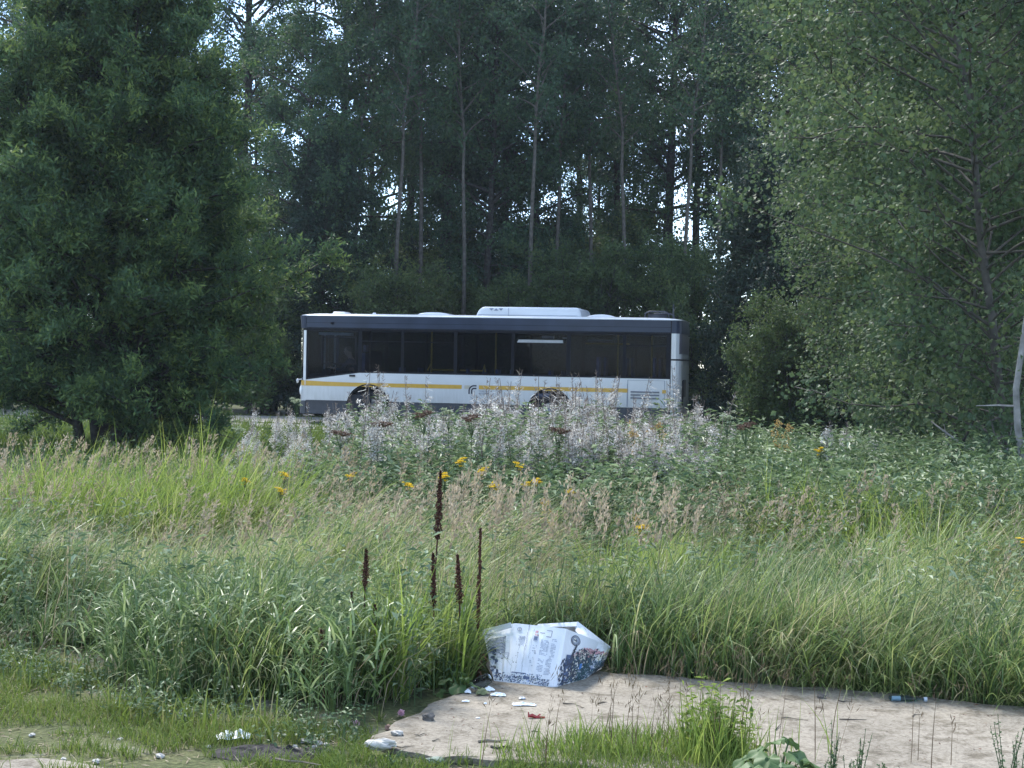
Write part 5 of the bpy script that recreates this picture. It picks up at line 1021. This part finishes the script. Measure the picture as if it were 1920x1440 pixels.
# top: back lid flap and pale back edge with the dark opening between
F1 = bp(1083, 1165, 8.10); 
gF, pF = patch(bp(1062, 1180, 7.68), D1, F1, bp(1082, 1168, 8.09), 10, 8, .004, .003, 7); 
gF, pF = patch(bp(1086, 1188, 7.98), D1 + [.001, .004, .002], F1, bp(1079, 1180, 8.09), 12, 8, .006, .003, 7); link('lid_flap', gF.mesh('lid_flap', m_card, False), box)
gB, pB = patch(bp(1082, 1166, 8.11), bp(1008, 1170, 8.18), bp(1006, 1176, 8.16), bp(1081, 1174, 8.09), 10, 2, 0, .002, 8); link('back_edge', gB.mesh('back_edge', m_card, False), box)
g = G(); bl = A2 + [.02, .1, 0]; blg = bl.copy(); blg[2] = 0; br = bp(1110, 1262, 8.25); brt = bp(1082, 1172, 8.13); br[2] = 0
btl = bp(930, 1186, 8.20)
for P in ([blg, br, brt, btl], [A0 + [0, .02, 0], blg, btl, A2 + [0, .01, -.01]]): g.add(np.array(P), [[0, 1, 2, 3]])
fl_ = np.array([A0, B0, R0, C0, [C1[0], C1[1], .004], br, blg]) + [0, 0, .003]; g.add(fl_, [list(range(7))]); link('inner_wall', g.mesh('inner_wall', m_card_in), box)
# a loose inner sheet inside the opening
# print: faded writing in columns
MATS = [m_ink, m_ink2, m_teal, m_blue, m_lblue, m_rose, m_wprint]
prs = random.Random(9); rs_ = np.random.default_rng(66)
g = G()
def lines(pt, u0, u1, v0, v1, n, mat=0, fill=.8, thin=.5, slope=0.0):
    for i in range(n):
        v = v1 - (i + .5) * (v1 - v0) / n; u = u0; hgt = (v1 - v0) / n * thin
        while u < u1 - .01:
            w_l = prs.uniform(.012, .05); e = min(u1, u + w_l)
            if prs.random() < fill: decal(g, pt, u, v - hgt / 2 + slope * (u - u0), e, v + hgt / 2 + slope * (u - u0), mat)
            u = e + .007
        if prs.random() < .15: continue
lines(pL, .14, .27, .62, .79, 9); lines(pL, .12, .26, .72, .80, 4, 0, .9)
lines(pL, .62, .78, .50, .76, 12); lines(pL, .83, .93, .46, .80, 13); lines(pL, .46, .56, .50, .66, 7, 0, .6); lines(pL, .62, .74, .22, .44, 9, 0, .7); lines(pL, .78, .90, .18, .46, 12, 0, .75)
lines(pL, .44, .52, .30, .46, 6, 0, .5)
lines(pK, .05, .75, .52, .80, 11, 4, .95, .62); lines(pK, .35, .95, .42, .52, 4, 0, .9)
for k in range(46): blob(g, pK, prs.uniform(.0, .35), prs.uniform(.05, .62), .10, .03, prs.choice((0, 4, 1)), rs_)
link('printed_writing', g.mesh('writing', MATS), box)
g = G()                                                        # strip of small pictures along the foot of the front
for k in range(420):
    u = prs.uniform(.0, .93); v = prs.uniform(.015, .17) * (1 - .35 * (u > .75)); 
    if v > .12 and prs.random() < .5: continue
    blob(g, pL, u, v, prs.uniform(.006, .022), prs.uniform(.006, .016), prs.choice((0, 0, 4, 4, 1, 2, 3 if .3 < u < .5 else 4, 6)), rs_, 6, .0012 + .0000025 * k)
for k in range(90): blob(g, pK, prs.uniform(.1, .95), prs.uniform(.02, .16), prs.uniform(.03, .08), prs.uniform(.008, .02), prs.choice((0, 4, 1, 6)), rs_, 6, .0012 + .00001 * k)
decal(g, pL, .10, .165, .40, .18, 4, .0026); decal(g, pL, .36, .08, .50, .13, 4, .0026)
link('printed_pictures', g.mesh('pictures', MATS), box)
g = G()                                                        # photo print on the right panels
def art(pt, u, v, m_, s=1.0, off=.0015): blob(g, pt, u, v, .022 * s, .022 * s, m_, rs_, 6, off)
n_a = 0
for k in range(2300):
    u = prs.random(); v = prs.uniform(.02, .74); top = .50 + .28 * sm(.2, .6, u) - .0 * u
    if v > top or v > .72: continue
    if u < .30: mm_ = prs.choice((4, 4, 1, 1, 1, 6 if v < .3 else 4)); 
    elif v > .55: mm_ = prs.choice((1, 6, 1, 5, 1, 6))
    elif u > .55 and v < .42: mm_ = prs.choice((2, 2, 2, 1, 2, 0))
    else: mm_ = prs.choice((1, 6, 1, 1, 2, 4, 2))
    if u < .12 and prs.random() < .8: continue
    art(pR, u, v, mm_, prs.uniform(.6, 1.5), .0012 + .0000012 * k)
for k in range(700):
    u = prs.random(); v = prs.uniform(.03, .80); top = .80 - .14 * u
    if v > top: continue
    mm_ = prs.choice((5, 5, 6, 1)) if v > top - .14 else (prs.choice((1, 6, 2, 6)) if v > top - .30 else prs.choice((2, 2, 2, 1, 4, 0)))
    art(pQ, u, v, mm_, prs.uniform(.8, 2.0), .0012 + .000002 * k)
for k in range(60): art(pR, prs.uniform(.55, .98), .70 + prs.uniform(-.03, .06), 5, prs.uniform(.6, 1.1), .0032)
for v0 in (.40, .29, .19, .09): decal(g, pR, .11, v0, .20, v0 + .06, 4, .0034)
decal(g, pR, .46, .28, .64, .40, 3, .0036); decal(g, pR, .11, .50, .24, .56, 4, .0034)
link('printed_photo', g.mesh('photo', MATS), box)
g = G()                                                        # round emblems
def emblem(pt, u, v, ru, rv_, mA, rings=((1.0, .86), (.74, .66))):
    t = np.linspace(0, 2 * math.pi, 33)
    for (r0, r1) in rings:
        P = pt(np.concatenate([u + ru * r0 * np.cos(t), u + ru * r1 * np.cos(t)]), np.concatenate([v + rv_ * r0 * np.sin(t), v + rv_ * r1 * np.sin(t)]), .003); k = 33
        g.add(P, [[i, i + 1, k + i + 1, k + i] for i in range(k - 1)], mA)
emblem(pR, .30, .845, .135, .100, 1)
P = pR(.30 + .115 * np.cos(np.linspace(0, 6.28, 25)[:-1]), .845 + .085 * np.sin(np.linspace(0, 6.28, 25)[:-1]), .0024); g.add(P, [list(range(24))], 0)
for (u, v, a, b, m__) in ((.27, .875, .04, .02, 6), (.25, .85, .03, .015, 1), (.30, .84, .035, .018, 1), (.27, .82, .04, .012, 6), (.235, .83, .012, .03, 6), (.31, .87, .02, .01, 1)): blob(g, pR, u, v, a, b, m__, rs_, 8, .0036)
for k in range(22): u = .335 - .004 * k + prs.uniform(-.02, .02); blob(g, pR, u, .76 - .013 * k, .022 + .001 * k, .02, 1, rs_, 6, .0030 + .00004 * k)
P = pL(.115 + .05 * np.cos(np.linspace(0, 6.28, 25)[:-1]), .905 + .037 * np.sin(np.linspace(0, 6.28, 25)[:-1]), .0024); g.add(P, [list(range(24))], 0)
blob(g, pL, .10, .90, .015, .02, 6, rs_, 6, .0032); blob(g, pL, .135, .905, .012, .018, 6, rs_, 6, .0032)
for k in range(12): blob(g, pL, .50 + prs.uniform(-.035, .04), .86 + prs.uniform(-.04, .045), .02, .014, prs.choice((5, 5, 6, 1)), rs_, 6, .0024 + .00005 * k)
decal(g, pL, .445, .725, .545, .815, 0, .0024); decal(g, pL, .46, .74, .53, .80, 4, .003)
# folded white tab outline and dark drips, scratches and spots
for (a, b, c, d) in ((.69, .925, .80, .933), (.795, .83, .803, .93), (.70, .815, .80, .825), (.56, .87, .66, .88)): decal(g, pL, a, b, c, d, 1, .003)
for (u, v0, v1, w_) in ((.30, .12, .99, .006), (.315, .55, .99, .005), (.17, .08, .66, .004), (.42, .42, .93, .004), (.07, .10, .42, .003), (.10, .62, .70, .004)):
    n = 14
    for k in range(n):
        va = v0 + (v1 - v0) * k / n; ua = u + .008 * math.sin(k * 1.7 + u * 40); decal(g, pL, ua, va, ua + w_ * prs.uniform(.4, 1.1), va + (v1 - v0) / n * 1.02, 1, .0032)
for (pt_, u, v, s) in ((pL, .10, .335, .013), (pL, .165, .335, .013), (pL, .175, .50, .010), (pL, .14, .445, .009), (pK, .55, .50, .05), (pK, .62, .42, .045), (pK, .30, .33, .05), (pK, .9, .40, .03), (pK, .05, .90, .07), (pL, .96, .16, .008)): blob(g, pt_, u, v, s, s * .9 if pt_ is pL else .014, 1, rs_, 8, .0038)
link('printed_emblems', g.mesh('emblems', MATS), box)

# ------------------------------------------------------------------ litter, stones and twigs
m_litter = flat('white_plastic', (.72, .76, .78), .4, var=.06, scale=20); m_red = flat('red_plastic', (.34, .03, .03), .4, var=.3, scale=30); m_film = glass('clear_film', (.72, .76, .78), 1)
m_stone = flat('pale_stone', (.42, .40, .36), .9, var=.25, scale=30, bump=.5); m_dark_st = flat('dark_stone', (.11, .10, .09), .9, var=.4, scale=30, bump=.5); m_soil = flat('dark_soil', (.022, .019, .018), .95, var=.5, scale=30, bump=.8); m_twig = flat('dry_twig', (.20, .165, .12), .9, var=.3, scale=20)
def lump(name, px, py, r, mat, label, cat, seed, z0=None, group=None, amp=.35, sub=2, rz=0):
    rs = np.random.default_rng(seed); q = gp(px, py, z0 if z0 is not None else (SLAB_Z if in_poly(gp(px, py).x, gp(px, py).y) else 0)); g = G()
    th = np.linspace(0, np.pi, 12); ph = np.arange(20) / 20 * 2 * np.pi; V = np.array([[math.sin(a) * math.cos(b), math.sin(a) * math.sin(b), math.cos(a)] for a in th for b in ph])
    d = 1 + amp * (vn(V[:, 0] * 1.7 + V[:, 2] * 2.1, V[:, 1] * 1.9 - V[:, 2] * 1.3, 1.2, seed) - .5) * 2 + amp * .4 * (vn(V[:, 0] * 4 + V[:, 2] * 3, V[:, 1] * 4, 1, seed + 3) - .5); V = V * d[:, None] * np.array(r); V[:, 2] += r[2] * .7
    ca, sa = math.cos(rz), math.sin(rz); V[:, :2] = V[:, :2] @ np.array([[ca, sa], [-sa, ca]])
    g.add(V, [[i * 20 + j, (i + 1) * 20 + j, (i + 1) * 20 + (j + 1) % 20, i * 20 + (j + 1) % 20] for i in range(11) for j in range(20)]); return tag(link(name, g.mesh(name, mat, False), None, tuple(q)), label, cat, group)
lump('stone', 716, 1402, (.065, .035, .022), m_stone, 'largest pale stone at the left tip of the slab', 'stone', 1)
lump('stone', 745, 1378, (.03, .02, .012), m_stone, 'flat pale stone above the largest one', 'stone', 2)
lump('stone', 728, 1368, (.014, .012, .014), flat('brown_stone', (.25, .15, .11), .8), 'small reddish brown stone at the slab tip', 'stone', 3)
lump('stone', 804, 1350, (.028, .02, .018), m_dark_st, 'small dark grey chunk on the left part of the slab', 'stone', 4)
lump('stone', 1541, 1309, (.022, .016, .012), m_dark_st, 'dark lump on the slab right below the grass edge', 'stone', 5)
lump('stone', 817, 1432, (.036, .022, .016), flat('greenish_stone', (.20, .24, .19), .8), 'grey green stone at the bottom edge left of the slab', 'stone', 6)
for i, (px, py, r) in enumerate(((568, 1392, .014), (582, 1393, .012), (597, 1396, .013), (553, 1401, .008), (540, 1404, .006), (534, 1408, .008), (556, 1406, .008), (612, 1398, .010), (590, 1402, .009), (205, 1375, .008), (225, 1388, .009), (180, 1430, .012), (390, 1402, .010), (330, 1395, .008), (120, 1425, .009), (60, 1380, .010), (300, 1420, .013))):
    lump('pebble', px, py, (r * 1.3, r, r * .7), m_stone, 'pale pebble lying on the dark soil and moss at the lower left', 'pebble', 20 + i, 0.0, 'pale pebbles at the lower left')
q = gp(520, 1415); rs = np.random.default_rng(77); V = []; nr_, na = 9, 44
for i in range(nr_ + 1):
    for j in range(na): a = j / na * 2 * math.pi; rr = i / nr_ * (1 + .35 * (vn(math.cos(a) * 2, math.sin(a) * 2, 1.3, 5) - .5)); x = .30 * rr * math.cos(a); y = .11 * rr * math.sin(a); V.append((x, y, -.002 + .028 * (1 - (i / nr_) ** 2) * (.25 + 1.3 * vn(x, y, 26, 6))))
g = G(); g.add(V, [[i * na + j, i * na + (j + 1) % na, (i + 1) * na + (j + 1) % na, (i + 1) * na + j] for i in range(nr_) for j in range(na)]); tag(link('soil', g.mesh('soil', m_soil), None, (q.x, q.y, .003)), 'dark bare soil patch beside the white bag', kind='structure')
def crumple(name, cx, cy, size, mat, label, cat, seed, z=SLAB_Z, h=.02, n=12, rz=0, z_off=.002, group=None, smooth=False):
    q = gp(cx, cy, z); g = G(); xs_ = np.linspace(-.5, .5, n); X, Yg = np.meshgrid(xs_, xs_); o1 = 1 + .3 * (vn(X * 3 + seed, Yg * 3, 1) - .5); x = X * size[0] * o1; y = Yg * size[1] * (1 + .5 * (vn(X * 4, Yg * 4 + seed, 1) - .5)); ca, sa = math.cos(rz), math.sin(rz)
    zz = h * (vn(X * 6 + seed, Yg * 6, 1) * 1.0 + .8 * vn(X * 17, Yg * 17 + seed, 1)) * (.35 + .65 * (1 - (2 * np.maximum(abs(X), abs(Yg))) ** 2)) * .8 + z_off
    P = np.stack([x * ca - y * sa, x * sa + y * ca, zz], -1).reshape(-1, 3); i, j = np.meshgrid(np.arange(n - 1), np.arange(n - 1)); k = (j * n + i).ravel(); Fc = np.stack([k, k + 1, k + n + 1, k + n], -1); Pb = P.copy(); Pb[:, 2] -= .0015; g.add(np.vstack([P, Pb]), np.vstack([Fc, Fc[:, ::-1] + len(P)]))
    ed = list(range(n)) + [m_ * n + n - 1 for m_ in range(1, n)] + [(n - 1) * n + m_ for m_ in range(n - 2, -1, -1)] + [m_ * n for m_ in range(n - 2, 0, -1)]; g.add(np.vstack([P, Pb]), [[ed[(m_ + 1) % len(ed)], ed[m_], ed[m_] + n * n, ed[(m_ + 1) % len(ed)] + n * n] for m_ in range(len(ed))])
    return tag(link(name, g.mesh(name, mat, smooth), None, tuple(q)), label, cat, group)
crumple('plastic_bag', 438, 1386, (.15, .075), m_litter, 'white crumpled bag in the turf above the dark soil', 'bag', 5, 0.0, .035, 16, rz=.35, smooth=True)
crumple('foam_sheet', 983, 1323, (.105, .038), m_litter, 'flat white foam piece on the slab in front of the box', 'litter', 11, SLAB_Z, .014, 10)
crumple('plastic_scrap', 979, 1311, (.03, .03), flat('grey_plastic', (.40, .43, .47), .5), 'small grey plastic scrap behind the flat foam piece', 'litter', 12, SLAB_Z, .012, 6)
crumple('paper_scrap', 934, 1305, (.07, .04), m_litter, 'torn white paper between box corner and plastic cup', 'litter', 13, SLAB_Z, .016, 9)
crumple('paper_scrap', 916, 1296, (.06, .03), m_litter, 'twisted white paper strip under the plastic cup', 'litter', 14, SLAB_Z, .02, 9, .5)
crumple('paper_scrap', 873, 1316, (.034, .018), m_litter, 'small white scrap at the left edge of the slab below the round leaves', 'litter', 15, SLAB_Z, .008, 6)
crumple('paper_scrap', 877, 1300, (.03, .03), m_litter, 'white scrap tucked right of the round leaves', 'litter', 16, SLAB_Z, .02, 6)
crumple('paper_scrap', 896, 1347, (.018, .010), m_litter, 'tiny white scrap in the middle left of the slab', 'litter', 17, SLAB_Z, .004, 5)
crumple('paper_scrap', 910, 1320, (.014, .010), m_litter, 'tiny white scrap nearer to the box than the other tiny one', 'litter', 18, SLAB_Z, .006, 5)
crumple('dried_leaf', 905, 1303, (.06, .05), flat('olive_leaf', (.13, .15, .07), .8), 'curled olive dead leaf below the plastic cup', 'leaf', 19, SLAB_Z, .03, 8)
# crushed clear cup
q = gp(908, 1290, SLAB_Z); g = G(); pr = [(-.05, .020), (-.045, .036), (0, .034), (.045, .030), (.05, .012)]; n = 14; V = []
for (x, r) in pr:
    for j in range(n): a = j / n * 2 * math.pi; f_ = 1 + .25 * math.sin(3 * a + x * 40); V.append((x, r * f_ * math.cos(a), r * f_ * .8 * math.sin(a) + .034))
g.add(np.array(V), [[i * n + j, i * n + (j + 1) % n, (i + 1) * n + (j + 1) % n, (i + 1) * n + j] for i in range(4) for j in range(n)]); cup = tag(link('plastic_cup', g.mesh('cup', m_film), None, tuple(q)), 'crushed clear plastic cup against the left corner of the box', 'cup'); cup.rotation_euler = (0, -.5, .3)
g = G(); t = np.linspace(0, 6.28, 15); g.tube([(.05, .014 * math.cos(a), .011 * math.sin(a) + .034) for a in t], .003, 4); g.tube([(-.05, .022 * math.cos(a), .018 * math.sin(a) + .034) for a in t], .003, 4); link('rim', g.mesh('rim', m_litter), cup)
# red shard of plastic
q = gp(1006, 1347, SLAB_Z); g = G(); g.tube([(-.036, 0, .01), (-.02, .004, .012), (.0, .002, .005), (.038, .0, .006)], [.006, .010, .007, .004], 5, cap=True); g.tube([(-.033, 0, .005), (-.037, .0, .028)], [.006, .002], 4, cap=True); g.tube([(.0, 0, .006), (.016, .004, .018), (.02, 0, .014)], [.004, .003, .002], 4, cap=True); tag(link('plastic_shard', g.mesh('shard', m_red), None, tuple(q)), 'broken red plastic piece on the slab below the box', 'litter')
# crushed bottle
q = gp(1700, 1315, SLAB_Z); g = G(); pr = [(-.085, .004), (-.08, .022), (-.05, .024), (-.02, .021), (.0, .024), (.03, .022), (.055, .014), (.07, .010), (.08, .010)]; V = []
for (x, r) in pr:
    for j in range(n): a = j / n * 2 * math.pi; f_ = 1 + .18 * math.sin(2 * a + x * 60); V.append((x, r * f_ * math.cos(a) * 1.2, r * f_ * .55 * math.sin(a) + .013))
m_bot = glass('bluish_bottle', (.60, .70, .76), 1)
g.add(np.array(V), [[i * n + j, i * n + (j + 1) % n, (i + 1) * n + (j + 1) % n, (i + 1) * n + j] for i in range(8) for j in range(n)]); bo_ = tag(link('plastic_bottle', g.mesh('bottle', m_bot), None, tuple(q)), 'crushed clear bluish bottle lying by the grass at the right of the slab', 'bottle'); bo_.rotation_euler = (0, 0, -.1)
g = G(); g.tube([(-.07, 0, .011), (-.03, 0, .012)], [.012, .0135], 10, cap=True); link('label_band', g.mesh('lb', flat('faded_label', (.45, .53, .56), .5)), bo_)
g = G(); g.tube([(.08, 0, .013), (.095, 0, .013)], [.011, .011], 10, cap=True); link('cap', g.mesh('cap', flat('blue_cap', (.36, .42, .48), .4)), bo_)
# twigs and flakes on the slab
tw = [(1330, 1370, .085, .1, 'longest thin twig near the centre of the slab'), (1458, 1364, .07, 1.0, 'short twig crossing at an angle right of the slab centre'), (1490, 1348, .09, -.25, 'pale long twig right of the slab centre'), (1300, 1352, .06, .3, 'thin dark twig left of centre on the slab'), (1390, 1374, .05, .2, 'twig near the broad leaves'), (1410, 1366, .07, -.15, 'brown twig above the broad leaves'), (1720, 1341, .05, .15, 'twig below the crushed bottle'), (1585, 1315, .05, -.2, 'twig by the grass left of the bottle'), (1478, 1311, .03, -.3, 'short twig left of the dark lump'), (1600, 1350, .10, .02, 'long thin straw on the right half of the slab'), (925, 1390, .10, .08, 'thickest dark twig at the lower left of the slab'), (940, 1402, .07, -.1, 'dark twig below the thickest one'), (820, 1388, .03, .5, 'short dark twig at the left of the slab'), (1068, 1320, .05, .1, 'thin dark twig right below the box'), (1090, 1325, .03, -.4, 'tiny twig right below the box, far one'), (1130, 1318, .04, .2, 'tiny twig between box and grass edge'), (790, 1378, .04, .3, 'brown twig left part of the slab'), (1005, 1372, .03, 0, 'small flake in the lower middle of the slab'), (760, 1400, .06, .2, 'long dark twig over the slab tip'), (560, 1428, .16, -.3, 'pale bent stick across the dark soil')]
for i, (px, py, L_, a_, lab) in enumerate(tw):
    z_ = SLAB_Z if px > 700 else .03; q = gp(px, py, z_ + .004); rr = random.Random(i); ca, sa = math.cos(a_), math.sin(a_); L_ *= 1.25
    P = [(q.x + ca * t * L_ + sa * rr.gauss(0, .006), q.y + sa * t * L_ * 1.6 + rr.gauss(0, .01), q.z + abs(rr.gauss(0, .002))) for t in (-.5, -.2, .1, .5)]
    g = G(); r0 = .0055 if 'thickest' in lab or 'stick' in lab else .0028; g.tube(P, [r0, r0, r0 * .8, r0 * .4], 5, cap=True)
    if i % 3 == 0: g.tube([P[1], (P[1][0] + .02, P[1][1] + .03, P[1][2] + .004)], [r0 * .6, r0 * .3], 4, cap=True)
    tag(link('twig', g.mesh('twig', m_twig if i % 2 == 0 or i == 19 else m_bark), None), lab, 'twig', 'twigs on the slab')
rng = np.random.default_rng(900); g = G(); n = 3000; x = rng.uniform(-.6, 3.2, n); y = rng.uniform(6.1, 7.9, n); k = in_poly(x, y) & (((vn(x, y, 2, 9) > .5) & (rng.random(n) < .25)) | (y > ystart(x) - .10 * (.4 + rng.random(n))) | ((x < .1) & (rng.random(n) < .3))); x, y = x[k], y[k]; n = len(x)
a = unit(np.column_stack([rng.normal(size=n), rng.normal(size=n), rng.normal(size=n) * .1])); b = unit(np.cross(a, [0, 0, 1.] + rv(n) * .3)); C = np.column_stack([x, y, np.full(n, SLAB_Z + .004)]); L = rng.uniform(.004, .02, (n, 1)); V = np.stack([C, C + a * L * .5 + b * L * .2, C + a * L, C + a * L * .5 - b * L * .2], 1); g.add(V.reshape(-1, 3), np.arange(4 * n).reshape(-1, 4), 0, rng.random(n))
tag(link('leaf_litter', g.mesh('leaf_litter', m_dock)), 'tiny dark plant crumbs strewn over the slab', kind='stuff')

# ------------------------------------------------------------------ thin bluish haze, added to lift the darks of the wood
g = G(); g.box(-60, 60, -6, 110, -1.0, 34)
hz = link('haze', g.mesh('haze', []), None); hm = bpy.data.materials.new('added_haze'); hm.use_nodes = True; hn = hm.node_tree.nodes; hn.remove(hn['Principled BSDF'])
pv = hn.new('ShaderNodeVolumePrincipled'); pv.inputs['Color'].default_value = (.72, .84, 1, 1); pv.inputs['Density'].default_value = .0003; pv.inputs['Anisotropy'].default_value = .3
hm.node_tree.links.new(pv.outputs[0], hn['Material Output'].inputs['Volume']); hz.data.materials.append(hm); tag(hz, 'thin bluish haze added over the meadow to lighten the dark wood', kind='stuff')
